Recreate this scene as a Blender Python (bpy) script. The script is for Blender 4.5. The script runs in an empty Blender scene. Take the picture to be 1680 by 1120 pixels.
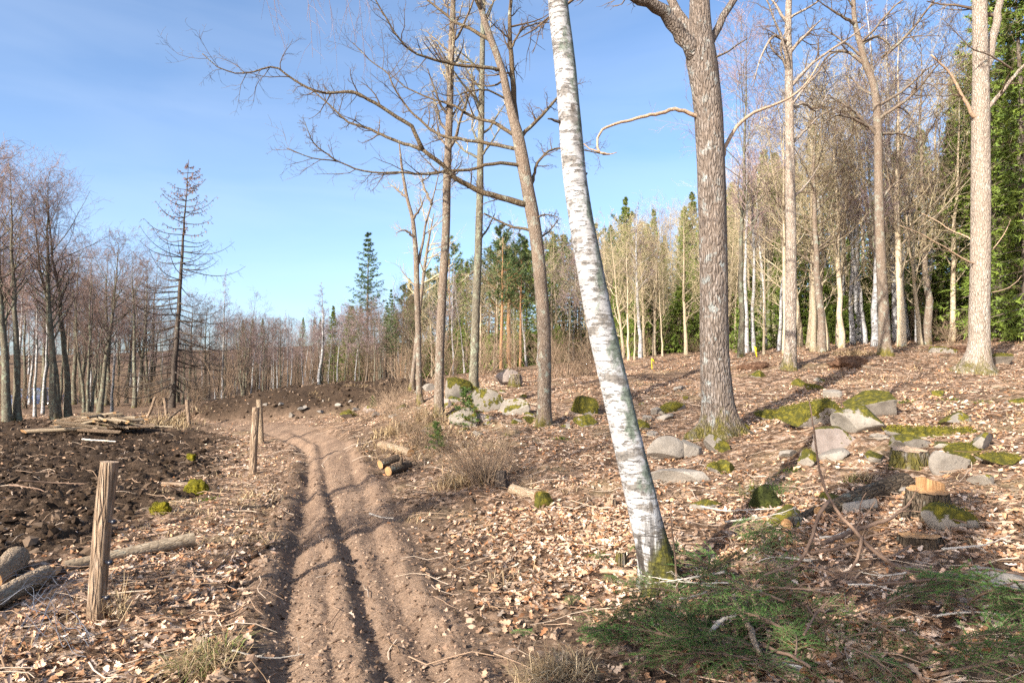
import bpy, math
import numpy as np
from mathutils import Vector, noise as mnoise

sc = bpy.context.scene
# ------------------------------------------------------------------ camera, sky, sun, exposure
FPX, PITCH, EYE = 1100.0, math.radians(2.86), 1.65
cam_d = bpy.data.cameras.new('camera')
cam_d.sensor_width = 36.0
cam_d.lens = FPX / 1680.0 * 36.0
cam_d.clip_start, cam_d.clip_end = 0.05, 3000.0
cam = bpy.data.objects.new('camera', cam_d)
sc.collection.objects.link(cam)
cam.location = (0, 0, EYE)
cam.rotation_euler = (math.radians(90) + PITCH, 0, 0)
sc.camera = cam

SUN_AZ, SUN_EL = math.radians(41), math.radians(28)      # shadows run 41 deg right of straight ahead
shine = Vector((math.sin(SUN_AZ) * math.cos(SUN_EL), math.cos(SUN_AZ) * math.cos(SUN_EL), -math.sin(SUN_EL)))
world = bpy.data.worlds.new('World'); sc.world = world; world.use_nodes = True
wn = world.node_tree; wn.nodes.clear()
wout = wn.nodes.new('ShaderNodeOutputWorld'); wbg = wn.nodes.new('ShaderNodeBackground')
sky = wn.nodes.new('ShaderNodeTexSky'); sky.sky_type = 'NISHITA'; sky.sun_disc = False
sky.sun_elevation = SUN_EL
sky.sun_rotation = math.atan2(-shine.x, -shine.y)
sky.altitude = 100; sky.air_density = 0.7; sky.dust_density = 2.4; sky.ozone_density = 1.8
# thin cirrus veil, part of the sky itself
wtc = wn.nodes.new('ShaderNodeTexCoord'); wmp = wn.nodes.new('ShaderNodeMapping')
wmp.inputs['Scale'].default_value = (1.2, 1.2, 7.0); wmp.inputs['Rotation'].default_value = (0.25, 0.12, 0)
wno = wn.nodes.new('ShaderNodeTexNoise'); wno.inputs['Scale'].default_value = 2.2
wno.inputs['Detail'].default_value = 7; wno.inputs['Roughness'].default_value = 0.45; wno.inputs['Distortion'].default_value = 0.5
wrm = wn.nodes.new('ShaderNodeMapRange'); wrm.inputs['From Min'].default_value = 0.34; wrm.inputs['From Max'].default_value = 0.80
wrm.inputs['To Min'].default_value = 0.0; wrm.inputs['To Max'].default_value = 0.12
wmx = wn.nodes.new('ShaderNodeMix'); wmx.data_type = 'RGBA'
wmx.inputs['B'].default_value = (4.2, 4.5, 4.9, 1)
wn.links.new(wtc.outputs['Generated'], wmp.inputs['Vector']); wn.links.new(wmp.outputs[0], wno.inputs['Vector'])
wn.links.new(wno.outputs['Fac'], wrm.inputs['Value']); wn.links.new(wrm.outputs[0], wmx.inputs['Factor'])
whs = wn.nodes.new('ShaderNodeHueSaturation'); whs.inputs['Saturation'].default_value = 1.06; whs.inputs['Hue'].default_value = 0.497
wn.links.new(sky.outputs[0], whs.inputs['Color']); wn.links.new(whs.outputs[0], wmx.inputs['A']); wn.links.new(wmx.outputs['Result'], wbg.inputs['Color'])
wbg.inputs['Strength'].default_value = 0.15
wn.links.new(wbg.outputs[0], wout.inputs['Surface'])

sun_d = bpy.data.lights.new('sun', 'SUN'); sun_d.energy = 5.0; sun_d.angle = math.radians(0.53); sun_d.color = (1.0, 0.93, 0.83)
sun = bpy.data.objects.new('sun', sun_d); sc.collection.objects.link(sun)
sun.rotation_euler = shine.to_track_quat('-Z', 'Y').to_euler()
sun.location = (-20, -20, 30)
sc.view_settings.view_transform = 'Standard'; sc.view_settings.look = 'None'
sc.view_settings.exposure = 1.17; sc.view_settings.gamma = 1.0
sc.view_settings.use_curve_mapping = False
sc.cycles.max_bounces = 5; sc.cycles.diffuse_bounces = 3; sc.cycles.glossy_bounces = 2
sc.cycles.transmission_bounces = 2; sc.cycles.transparent_max_bounces = 4
sc.cycles.use_denoising = False

# ------------------------------------------------------------------ small helpers
COL = sc.collection
def R_(seed): return np.random.default_rng(seed)
def obj(name, me, parent=None, loc=None, rotz=0.0, scale=None):
    o = bpy.data.objects.new(name, me); COL.objects.link(o)
    if parent is not None: o.parent = parent
    if loc is not None: o.location = [float(v) for v in loc]
    if rotz: o.rotation_euler = (0, 0, rotz)
    if scale: o.scale = scale if hasattr(scale, '__len__') else (scale,) * 3
    return o
def tag(o, label=None, cat=None, group=None, kind=None):
    if label: o['label'] = label
    if cat: o['category'] = cat
    if group: o['group'] = group
    if kind: o['kind'] = kind
    return o
def empty(name, loc, rotz=0.0, scale=None):
    o = obj(name, None, None, loc, rotz, scale); o.empty_display_size = 0.2
    return o
def copy_tree(root, loc, rotz=0.0, scale=1.0, tilt=(0, 0)):
    c = root.copy(); COL.objects.link(c)
    c.location = [float(v) for v in loc]; c.rotation_euler = (tilt[0], tilt[1], rotz)
    c.scale = scale if hasattr(scale, '__len__') else (scale,) * 3
    for ch in list(root.children):
        k = ch.copy(); COL.objects.link(k); k.parent = c
        for g in list(ch.children):
            q = g.copy(); COL.objects.link(q); q.parent = k
    return c

class MB:
    """collects vertices, quads and triangles for one mesh"""
    def __init__(s): s.V = []; s.Q = []; s.T = []; s.C = []; s.n = 0; s.mq = []; s.mt = []
    def add(s, V, Q=None, T=None, C=None, m=0):
        V = np.asarray(V, float).reshape(-1, 3)
        if Q is not None and len(Q): Q = np.asarray(Q, np.int64).reshape(-1, 4); s.Q.append(Q + s.n); s.mq.append(np.full(len(Q), m))
        if T is not None and len(T): T = np.asarray(T, np.int64).reshape(-1, 3); s.T.append(T + s.n); s.mt.append(np.full(len(T), m))
        s.V.append(V)
        if C is not None: s.C.append(np.asarray(C, float).reshape(-1, 4))
        s.n += len(V); return s
    def mesh(s, name, mats, smooth=True):
        V = np.concatenate(s.V)
        Q = np.concatenate(s.Q) if s.Q else np.zeros((0, 4), int)
        T = np.concatenate(s.T) if s.T else np.zeros((0, 3), int)
        me = bpy.data.meshes.new(name)
        me.vertices.add(len(V)); me.vertices.foreach_set('co', V.astype(np.float32).ravel())
        li = np.concatenate([Q.ravel(), T.ravel()]).astype(np.int32)
        st = np.concatenate([np.arange(len(Q)) * 4, len(Q) * 4 + np.arange(len(T)) * 3]).astype(np.int32)
        me.loops.add(len(li)); me.loops.foreach_set('vertex_index', li)
        me.polygons.add(len(st)); me.polygons.foreach_set('loop_start', st)
        me.polygons.foreach_set('use_smooth', np.full(len(st), smooth))
        if not isinstance(mats, (list, tuple)): mats = [mats]
        for m in mats: me.materials.append(m)
        if len(mats) > 1:
            mi = np.concatenate(s.mq + s.mt) if (s.mq or s.mt) else None
            mi = np.concatenate([np.concatenate(s.mq) if s.mq else np.zeros(0), np.concatenate(s.mt) if s.mt else np.zeros(0)])
            me.polygons.foreach_set('material_index', mi.astype(np.int32))
        if s.C:
            a = me.attributes.new('Col', 'FLOAT_COLOR', 'POINT')
            a.data.foreach_set('color', np.concatenate(s.C).astype(np.float32).ravel())
        me.update(calc_edges=True)
        return me

def nrm(v): return v / np.maximum(np.linalg.norm(v, axis=-1, keepdims=True), 1e-9)
def tubes(P, R, S=3, cap=False):
    """P (B,n,3) centre lines, R (B,n) radii -> verts, quads, tris"""
    P = np.asarray(P, float); R = np.asarray(R, float)
    B, n, _ = P.shape
    T = nrm(np.gradient(P, axis=1))
    D = nrm(P[:, -1] - P[:, 0])
    ref = np.where(np.abs(D[:, 2:3]) < 0.75, np.array([[0, 0, 1.0]]), np.array([[1.0, 0, 0]]))
    U = nrm(np.cross(T, ref[:, None, :])); W = np.cross(T, U)
    a = np.arange(S) * 2 * np.pi / S
    V = P[:, :, None, :] + R[:, :, None, None] * (np.cos(a)[None, None, :, None] * U[:, :, None, :] + np.sin(a)[None, None, :, None] * W[:, :, None, :])
    b = (np.arange(B) * n * S)[:, None, None]; i = (np.arange(n - 1) * S)[None, :, None]; j = np.arange(S)[None, None, :]; k = (np.arange(S) + 1) % S
    k = k[None, None, :]
    Q = np.stack([b + i + j, b + i + S + j, b + i + S + k, b + i + k], -1).reshape(-1, 4)
    V = V.reshape(-1, 3)
    Tt = []
    if cap:
        for bb in range(B):
            for e, fl in ((0, 0), (n - 1, 1)):
                c = len(V); V = np.vstack([V, P[bb, e][None]])
                o = bb * n * S + e * S
                for q in range(S):
                    Tt.append((c, o + q, o + (q + 1) % S) if fl == 0 else (c, o + (q + 1) % S, o + q))
    return V, Q, Tt
def lerp_path(P, R, t):
    """sample (B,n,3) at t (B,) -> pos, tangent, radius"""
    B, n, _ = P.shape
    f = np.clip(t, 0, 0.9999) * (n - 1); i = f.astype(int); u = (f - i)[:, None]
    ar = np.arange(B)
    return P[ar, i] * (1 - u) + P[ar, i + 1] * u, nrm(P[ar, i + 1] - P[ar, i]), R[ar, i] * (1 - u[:, 0]) + R[ar, i + 1] * u[:, 0]
def grow(r, P, R, k, L, ang=(35, 65), t0=0.25, t1=1.0, n=4, rr=0.55, trop=0.1, wig=0.15, taper=0.35, prof=None, rmin=0.0025, rmax=9, flat=0.0):
    """children branches on every parent; L is a fraction of the parent's own length"""
    B = len(P)
    idx = np.repeat(np.arange(B), k)
    t = t0 + (t1 - t0) * ((np.tile(np.arange(k), B) + r.random(B * k)) / k)
    pos, tan, rad = lerp_path(P[idx], R[idx], t)
    pl = np.linalg.norm(np.diff(P, axis=1), axis=2).sum(1)[idx]
    v = r.normal(size=(B * k, 3)); v[:, 2] *= (1 - flat)
    perp = nrm(v - (v * tan).sum(1, keepdims=True) * tan)
    a = np.radians(r.uniform(ang[0], ang[1], B * k))[:, None]
    d = nrm(np.cos(a) * tan + np.sin(a) * perp)
    ln = pl * L * r.uniform(0.55, 1.25, B * k) * (prof(t) if prof else 1.0)
    C = np.zeros((B * k, n, 3)); C[:, 0] = pos
    for s in range(1, n):
        C[:, s] = C[:, s - 1] + d * (ln / (n - 1))[:, None]
        d = d + r.normal(size=d.shape) * wig; d[:, 2] += trop; d = nrm(d)
    r0 = np.clip(np.minimum(rad * rr, ln * 0.03 + 0.002), rmin, rmax)
    Rc = r0[:, None] * np.linspace(1, taper, n)[None]
    return C, np.maximum(Rc, rmin * 0.6)
def spline(pts, n):
    """Catmull-Rom through points (m,k), n samples evenly by chord length"""
    p = np.asarray(pts, float); q = np.vstack([2 * p[0] - p[1], p, 2 * p[-1] - p[-2]])
    ch = np.concatenate([[0], np.cumsum(np.linalg.norm(np.diff(p, axis=0), axis=1))])
    s = np.linspace(0, ch[-1], n); i = np.clip(np.searchsorted(ch, s, 'right') - 1, 0, len(p) - 2)
    t = ((s - ch[i]) / np.maximum(ch[i + 1] - ch[i], 1e-9))[:, None]
    a, b, c, d = q[i], q[i + 1], q[i + 2], q[i + 3]
    return 0.5 * (2 * b + (c - a) * t + (2 * a - 5 * b + 4 * c - d) * t * t + (3 * b - a - 3 * c + d) * t ** 3)

# ------------------------------------------------------------------ noise for terrain
def _h(x, y, s):
    h = (x * 374761393 + y * 668265263 + s * 974634777) & 0xffffffff
    h = ((h ^ (h >> 13)) * 1274126177) & 0xffffffff
    h = ((h ^ (h >> 16)) * 2246822519) & 0xffffffff
    return ((h ^ (h >> 15)) & 0xffffff) / float(0xffffff)
def vn(x, y, s=0):
    x = np.asarray(x, float); y = np.asarray(y, float)
    xi = np.floor(x).astype(np.int64); yi = np.floor(y).astype(np.int64)
    u = x - xi; v = y - yi; u = u * u * (3 - 2 * u); v = v * v * (3 - 2 * v)
    return (_h(xi, yi, s) * (1 - u) + _h(xi + 1, yi, s) * u) * (1 - v) + (_h(xi, yi + 1, s) * (1 - u) + _h(xi + 1, yi + 1, s) * u) * v
def fbm(x, y, s=0, o=4):
    a, t, f = 0.5, 0.0, 1.0
    c, sn = 0.8, 0.6
    for k in range(o):
        t = t + a * (vn(x * f, y * f, s + k) - 0.5); x, y = c * x - sn * y, sn * x + c * y; a *= 0.5; f *= 2.03
    return t

# ------------------------------------------------------------------ terrain height
CP = np.array([  # x, y, z read off the photograph
    (1.0, 4.6, .16), (3.4, 11, .75), (11.1, 16, 1.72), (3.76, 6, .50), (2.24, 2.9, .30), (.63, 13, .65), (-.7, 15, .86), (-2.3, 17, 1.08),
    (-5.2, 26, .75), (-1.5, 14, .80), (-3.4, 17, .56), (-1.9, 10.5, .12), (.36, 8, .22), (-.64, 10, .36), (4.8, 9.5, 1.0), (10, 18, 2.15),
    (7, 17, 1.78), (5, 26, 2.1), (2.2, 24, 1.55), (0.2, 24, 1.5), (15, 20, 2.56), (10, 40, 3.0), (22, 40, 4.0), (0, 40, 2.0), (-10, 40, .9),
    (-2, 28, 1.6), (-10.5, 33, .55), (-16.4, 22, .12), (-17, 32, .05), (-27, 38, .0), (-29, 49, -.95), (-40, 40, -.4),
    (-1, 3, 0), (-1.5, 5, 0), (-2.3, 8, 0), (-3.2, 11, 0), (-4.4, 15, .02), (-6.5, 19, .05), (-2.8, 4.6, 0), (-5, 6, -.06), (-8, 8, -.05),
    (-8, 14, 0), (-12, 16, 0), (-14, 10, -.05), (-20, 15, 0), (-11, 23, .1), (0, 0, 0), (-4, 0, 0), (-10, 0, 0), (-4, -5, 0), (4, -4, .5),
    (5, 2, .78), (9, 4, 1.35), (8, 9, 1.35), (15, 10, 2.2), (25, 18, 3.2), (40, 30, 4.8), (30, 60, 5), (-30, 70, .5), (0, 70, 3), (-60, 60, 0),
    (60, 60, 6), (-40, 0, 0), (40, 0, 4), (0, -30, 0.5), (0.2, 5.2, .05), (-.6, 7, .04)], float)
def _U(r2): return np.where(r2 > 1e-12, 0.5 * r2 * np.log(np.maximum(r2, 1e-12)), 0)
_n = len(CP); _d2 = ((CP[:, None, :2] - CP[None, :, :2]) ** 2).sum(2)
_A = np.zeros((_n + 3, _n + 3)); _A[:_n, :_n] = _U(_d2) + np.eye(_n) * 0.8
_A[:_n, _n] = 1; _A[:_n, _n + 1:] = CP[:, :2]; _A[_n, :_n] = 1; _A[_n + 1:, :_n] = CP[:, :2].T
_w = np.linalg.solve(_A, np.concatenate([CP[:, 2], np.zeros(3)]))
def tps(x, y):
    x = np.asarray(x, float); y = np.asarray(y, float)
    rr = np.sqrt(x * x + y * y); f = np.where(rr > 75, 75 / np.maximum(rr, 1e-6), 1.0)
    xx, yy = x * f, y * f
    z = _w[_n] + _w[_n + 1] * xx + _w[_n + 2] * yy
    for k in range(_n): z = z + _w[k] * _U((xx - CP[k, 0]) ** 2 + (yy - CP[k, 1]) ** 2)
    return z
YL = [-4, 3.64, 4.71, 6.07, 7.5, 9.81, 13.06, 15.6, 19, 22]; XL = [-.2, -1.24, -1.53, -1.95, -2.32, -2.98, -3.9, -4.9, -6.9, -10]
YM = [-4, 3.64, 4.1, 4.71, 5.78, 7.09, 9.12, 11.2, 15.25, 19, 22]; XM = [.5, -.62, -.78, -.99, -1.31, -1.77, -2.44, -3.11, -4.35, -6.3, -9]
YR = [-4, 3.6, 4.38, 5.3, 6.85, 9.12, 15.25, 19, 22]; XR = [.9, -.42, -.68, -.98, -1.42, -2.05, -3.9, -5.7, -8]
YB = [-6, 0, 5.5, 6.85, 9.8, 14, 17.3, 21, 24, 26]; XB = [-3.2, -3.6, -4.25, -4.4, -4.75, -5.8, -7.2, -9.5, -12, -60]
def sstep(a, b, x): t = np.clip((x - a) / (b - a), 0, 1); return t * t * (3 - 2 * t)
def zones(x, y):
    n1 = fbm(x * 1.1, y * 1.1, 11, 4)
    fld = sstep(-.35, .35, np.interp(y, YB, XB) - x + n1 * 2.0) * sstep(25, 21.5, y + n1 * 4) * sstep(-32, -26, x)
    md = ((x + 7.6) / 4.6) ** 2 + ((y - 25.0) / 3.2) ** 2
    mound = sstep(1.15, .8, md + n1 * .6)
    xl, xr = np.interp(y, YL, XL), np.interp(y, YR, XR)
    k_ = 1 - .72 * sstep(7, 15, y)
    trk = sstep(-.34, -.06, (x - xl + n1 * .3) / np.maximum(k_, .5)) * sstep(.62, .22, (x - xr + n1 * .5) / k_) * sstep(23, 20, y)
    wide = sstep(-.75, -.2, x - xl + n1 * .6) * sstep(1.45, .5, x - xr + n1 * 1.0) * sstep(22, 18, y)
    turn = sstep(1.3, .6, np.abs(y - 21.2 - .06 * (x + 8)) + n1 * .8) * sstep(-16, -12, x) * sstep(-5, -7, x)
    return fld, mound, np.maximum(trk, turn * .4), wide
def hgt(x, y, det=True):
    x = np.asarray(x, float); y = np.asarray(y, float)
    z = tps(x, y)
    rad_ = np.sqrt(x * x + y * y); z = z + sstep(52, 105, rad_) * (5.5 + 5 * fbm(x * .03, y * .03, 97, 3)) * sstep(-20, 20, y)
    fld, mound, trk, wide = zones(x, y)
    md = ((x + 7.6) / 4.8) ** 2 + ((y - 25.2) / 3.4) ** 2
    z = z + np.clip(1 - md, 0, 1) ** 0.8 * (.85 + .5 * fbm(x * .9, y * .9, 3, 3))
    l, m, r = np.interp(y, YL, XL), np.interp(y, YM, XM), np.interp(y, YR, XR)
    tf = sstep(20, 16, y)
    w1 = fbm(x * 3, y * 1.5, 5, 3) * .10
    rut = -.072 * np.exp(-((x - l + w1) / .10) ** 2) - .045 * np.exp(-((x - m + w1) / .065) ** 2) - .03 * np.exp(-((x - r - .05 + w1) / .09) ** 2)
    ridge = .026 * np.exp(-((x - l + .26 + w1) / .14) ** 2) + .030 * np.exp(-((x - m + .17 + w1) / .08) ** 2) + .03 * np.exp(-((x - r - .22 + w1) / .13) ** 2)
    rut = rut - .016 * np.exp(-((x - r - .42 + w1) / .07) ** 2) - .02 * np.exp(-((x - (l + m) / 2 + w1) / .03) ** 2) * vn(x * 3, y * 1.2, 9) - .022 * np.exp(-((x - l + .42 + w1) / .06) ** 2)
    z = z + (rut + ridge * (.6 + 1.6 * vn(x * 5, y * 5, 8))) * tf
    z = z - .05 * fld
    if det:
        rough = np.maximum(fld, mound * .9)
        c1 = fbm(x * 1.7, y * 1.7, 21, 3); c2 = fbm(x * 6, y * 6, 31, 3); c3 = np.abs(fbm(x * 11, y * 11, 41, 3))
        z = z + rough * (.20 * c1 + .18 * c2 + .24 * c3)
        z = z + trk * (.018 * fbm(x * 7, y * 7, 51, 3) + .030 * np.abs(fbm(x * 22, y * 22, 53, 3)) + .028 * fbm((x + y * .2) * 30, y * 3, 55, 3) + .03 * np.clip(fbm(x * 14, y * 14, 57, 3) - .12, 0, 1) * 3)
        lit = (1 - rough) * (1 - trk)
        z = z + lit * (.16 * fbm(x * .9, y * .9, 61, 3) + .07 * fbm(x * 4, y * 4, 63, 3) + .05 * fbm(x * 16, y * 16, 65, 2))
        bank = sstep(.5, 1.2, x - r) * sstep(4.5, 3, x - r) * sstep(6, 9, y) * sstep(20, 16, y)
        z = z + bank * (.22 * fbm(x * 1.6, y * 1.6, 81, 3) + .10 * np.abs(fbm(x * 5, y * 5, 83, 3)))
        z = z + wide * (1 - trk) * .06 * np.abs(fbm(x * 8, y * 8, 71, 3))
    return z
def H(x, y): return float(hgt(np.array([x]), np.array([y]))[0])
CP_, SP_ = math.cos(PITCH), math.sin(PITCH)
def ray(px, py):
    a, b = (px - 840) / FPX, (560 - py) / FPX
    return np.array([a, CP_ - b * SP_, SP_ + b * CP_])
def at(px, py, Y):
    d = ray(px, py); return np.array([0, 0, EYE]) + d * (Y / d[1])
_S = np.concatenate([np.arange(1.5, 20, .03), np.arange(20, 80, .1)])
def G(px, py):
    """the point of the terrain seen at this spot of the photograph"""
    d = ray(px, py)
    t = _S / d[1]; x, y, z = d[0] * t, d[1] * t, EYE + d[2] * t
    below = np.nonzero(z < hgt(x, y))[0]
    i = below[0] if len(below) else len(t) - 1
    return np.array([x[i], y[i], float(hgt(x[i:i + 1], y[i:i + 1])[0])])
def GD(px, Y):
    x = (px - 840) / FPX * Y
    return np.array([x, Y, H(x, Y)])
def mpp(p): return p[1] / FPX      # metres per photograph pixel there

# ------------------------------------------------------------------ materials
class Mat:
    def __init__(s, name, rough=0.85, spec=0.2):
        s.m = bpy.data.materials.new(name); s.m.use_nodes = True; s.t = s.m.node_tree
        s.b = s.t.nodes['Principled BSDF']; s.b.inputs['Roughness'].default_value = rough
        s.b.inputs['Specular IOR Level'].default_value = spec
        s.tc = s.N('ShaderNodeTexCoord'); s.col = None; s.hgt = None
    def N(s, ty, **kw):
        n = s.t.nodes.new(ty)
        for k, v in kw.items(): setattr(n, k, v)
        return n
    def L(s, a, b): s.t.links.new(a, b)
    def vec(s, scale=(1, 1, 1), coord='Object'):
        mp = s.N('ShaderNodeMapping'); mp.inputs['Scale'].default_value = scale
        s.L(s.tc.outputs[coord], mp.inputs['Vector']); return mp.outputs[0]
    def noise(s, scale=(1, 1, 1), sc_=5.0, detail=5, rough=0.6, dist=0.0, coord='Object'):
        n = s.N('ShaderNodeTexNoise'); n.inputs['Scale'].default_value = sc_; n.inputs['Detail'].default_value = detail
        n.inputs['Roughness'].default_value = rough; n.inputs['Distortion'].default_value = dist
        s.L(s.vec(scale, coord), n.inputs['Vector']); return n.outputs['Fac']
    def vor(s, scale=(1, 1, 1), sc_=5.0, feature='F1', out='Distance', coord='Object'):
        n = s.N('ShaderNodeTexVoronoi'); n.feature = feature; n.inputs['Scale'].default_value = sc_
        s.L(s.vec(scale, coord), n.inputs['Vector']); return n.outputs[out]
    def ramp(s, fac, stops):
        n = s.N('ShaderNodeValToRGB'); e = n.color_ramp.elements
        while len(e) < len(stops): e.new(0.5)
        for q, (p, c) in zip(e, stops): q.position = p; q.color = (c[0], c[1], c[2], 1)
        s.L(fac, n.inputs[0]); return n.outputs[0]
    def rng(s, v, a, b, c=0.0, d=1.0):
        n = s.N('ShaderNodeMapRange'); n.interpolation_type = 'SMOOTHSTEP'
        for k, x in zip(('From Min', 'From Max', 'To Min', 'To Max'), (a, b, c, d)): n.inputs[k].default_value = x
        s.L(v, n.inputs['Value']); return n.outputs[0]
    def math(s, op, a, b=None):
        n = s.N('ShaderNodeMath', operation=op)
        for i, v in enumerate((a, b)):
            if v is None: continue
            if isinstance(v, (int, float)): n.inputs[i].default_value = v
            else: s.L(v, n.inputs[i])
        return n.outputs[0]
    def mix(s, fac, a, b, blend='MIX'):
        n = s.N('ShaderNodeMix', data_type='RGBA', blend_type=blend)
        for k, v in (('Factor', fac), ('A', a), ('B', b)):
            if isinstance(v, (int, float)): n.inputs[k].default_value = v
            elif isinstance(v, tuple): n.inputs[k].default_value = (*v[:3], 1)
            else: s.L(v, n.inputs[k])
        return n.outputs['Result']
    def sep(s, v, i):
        n = s.N('ShaderNodeSeparateXYZ'); s.L(v, n.inputs[0]); return n.outputs[i]
    def objz(s): return s.sep(s.tc.outputs['Object'], 2)
    def up(s):
        g = s.N('ShaderNodeNewGeometry'); return s.sep(g.outputs['Normal'], 2)
    def rand(s): return s.N('ShaderNodeObjectInfo').outputs['Random']
    def attr(s, name='Col'):
        return s.N('ShaderNodeAttribute', attribute_name=name).outputs['Color']
    def vary(s, c, v=0.25):
        n = s.N('ShaderNodeHueSaturation'); s.L(c, n.inputs['Color']); s.L(s.rng2(s.rand(), 1 - v, 1 + v), n.inputs['Value']); return n.outputs[0]
    def rng2(s, v, c, d):
        n = s.N('ShaderNodeMapRange'); n.inputs['To Min'].default_value = c; n.inputs['To Max'].default_value = d; s.L(v, n.inputs['Value']); return n.outputs[0]
    def done(s, col, bump=None, strength=0.5, dist=0.02):
        if isinstance(col, tuple): s.b.inputs['Base Color'].default_value = (*col[:3], 1)
        else: s.L(col, s.b.inputs['Base Color'])
        if bump is not None:
            n = s.N('ShaderNodeBump'); n.inputs['Strength'].default_value = strength; n.inputs['Distance'].default_value = dist
            s.L(bump, n.inputs['Height']); s.L(n.outputs[0], s.b.inputs['Normal'])
        return s.m
MOSS_Y, MOSS_D = (.145, .122, .013), (.05, .048, .009)

def bark(name, c1, c2, c3, ridge=9.0, vz=0.22, lichen=0.25, moss_h=0.0, bstr=0.9, bd=0.03, var=0.0, licol=(.30, .33, .27)):
    m = Mat(name, 0.9, 0.12)
    n1 = m.noise((1, 1, vz), ridge * 3, 6, .62, .3); n2 = m.noise((1, 1, .4), 2.3, 3)
    v = m.vor((1, 1, vz), ridge * 2.6, 'DISTANCE_TO_EDGE')
    c = m.ramp(n1, [(.28, c1), (.5, c2), (.72, c3)])
    crack = m.rng(m.math('ADD', v, m.math('MULTIPLY', n2, .12)), 0.02, .20, .55, 1.0)
    c = m.mix(1.0, c, m.ramp(crack, [(0, (.35, .3, .27)), (1, (1, 1, 1))]), 'MULTIPLY')
    if lichen: c = m.mix(m.rng(m.noise((1, 1, .7), 7, 6, .7), .62 - lichen * .3, .70 - lichen * .22, 0, .75), c, licol)
    c = m.mix(m.rng(n2, .4, .7, 0, .35), c, c1)
    c = m.mix(m.rng(m.noise((1, 1, .55), 1.3, 6, .7), .46, .62, 0, .42), c, tuple(v * q for v, q in zip(c2, (1.0, .92, .84))))
    c = m.mix(m.rng(m.noise((1, 1, .9), 30, 4, .7), .58, .75, 0, .35), c, c3)
    if moss_h:
        z = m.math('ADD', m.objz(), m.math('MULTIPLY', m.math('SUBTRACT', m.noise((1, 1, .45), 7, 6, .72), .5), moss_h * 5.5))
        mk = m.rng(z, -moss_h * .25, moss_h * 1.1, .85, 0)
        c = m.mix(mk, c, m.ramp(m.noise((1, 1, 1), 22, 4), [(.35, MOSS_D), (.65, MOSS_Y)]))
    if var: c = m.vary(c, var)
    h = m.math('ADD', m.math('MULTIPLY', n1, .8), m.math('MULTIPLY', m.rng(v, 0, .22), .6))
    return m.done(c, h, bstr, bd)
M = {}
M['oak_bark'] = bark('oak_bark', (.085, .065, .05), (.20, .162, .132), (.35, .305, .27), 10, .25, .22, .38, 1.0, .035, licol=(.36, .40, .38))
M['oak_limb'] = bark('oak_limb_bark', (.06, .043, .027), (.135, .10, .062), (.23, .175, .11), 12, .4, .22, 0, .8, .02)
M['pale_bark'] = bark('pale_oak_bark', (.19, .145, .105), (.34, .28, .225), (.47, .41, .345), 10, .3, .2, .45, .9, .03, licol=(.42, .44, .38))
M['ash_bark'] = bark('grey_ash_bark', (.105, .077, .055), (.205, .158, .118), (.32, .265, .215), 13, .4, .3, .25, .7, .02)
M['dead_wood'] = bark('dead_branch', (.22, .14, .09), (.42, .30, .20), (.55, .43, .32), 16, .3, .0, 0, .5, .01)
M['alder_bark'] = bark('alder_bark', (.07, .06, .045), (.15, .13, .095), (.25, .23, .17), 12, .3, .4, .22, .8, .02, .2, licol=(.25, .28, .20))
M['tan_bark'] = bark('tan_bark', (.26, .20, .125), (.44, .36, .25), (.56, .49, .38), 12, .3, .25, .2, .6, .02, .25)
M['spruce_bark'] = bark('spruce_bark', (.08, .062, .048), (.15, .12, .095), (.23, .19, .16), 12, .5, .2, 0, .7, .02)
M['pine_bark'] = bark('pine_bark', (.22, .11, .055), (.36, .20, .10), (.44, .29, .18), 12, .4, .0, 0, .7, .02, .15)
M['dead_spruce'] = bark('dead_spruce_bark', (.045, .035, .03), (.10, .08, .065), (.17, .13, .10), 12, .5, .15, 0, .6, .02)
M['post_wood'] = bark('weathered_post', (.13, .085, .055), (.30, .215, .145), (.46, .36, .27), 14, .12, .0, 0, 1.0, .02)
M['log_bark'] = bark('log_bark', (.15, .10, .065), (.30, .225, .15), (.44, .35, .25), 14, .6, .1, 0, .8, .02, .2)
M['pole_pale'] = bark('pale_pole_bark', (.17, .125, .08), (.30, .235, .16), (.42, .345, .25), 14, .4, .1, 0, .5, .01, .15)
M['log_dark'] = bark('dark_log_bark', (.05, .035, .024), (.11, .08, .055), (.19, .145, .105), 14, .5, .15, 0, .8, .02)
M['ash_plain'] = bark('grey_log_bark', (.13, .10, .073), (.235, .19, .145), (.35, .30, .25), 11, .5, .25, 0, .9, .03)
M['stump_bark'] = bark('stump_bark', (.04, .03, .022), (.10, .075, .05), (.19, .15, .11), 12, .3, .15, 0, 1.0, .03)
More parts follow.
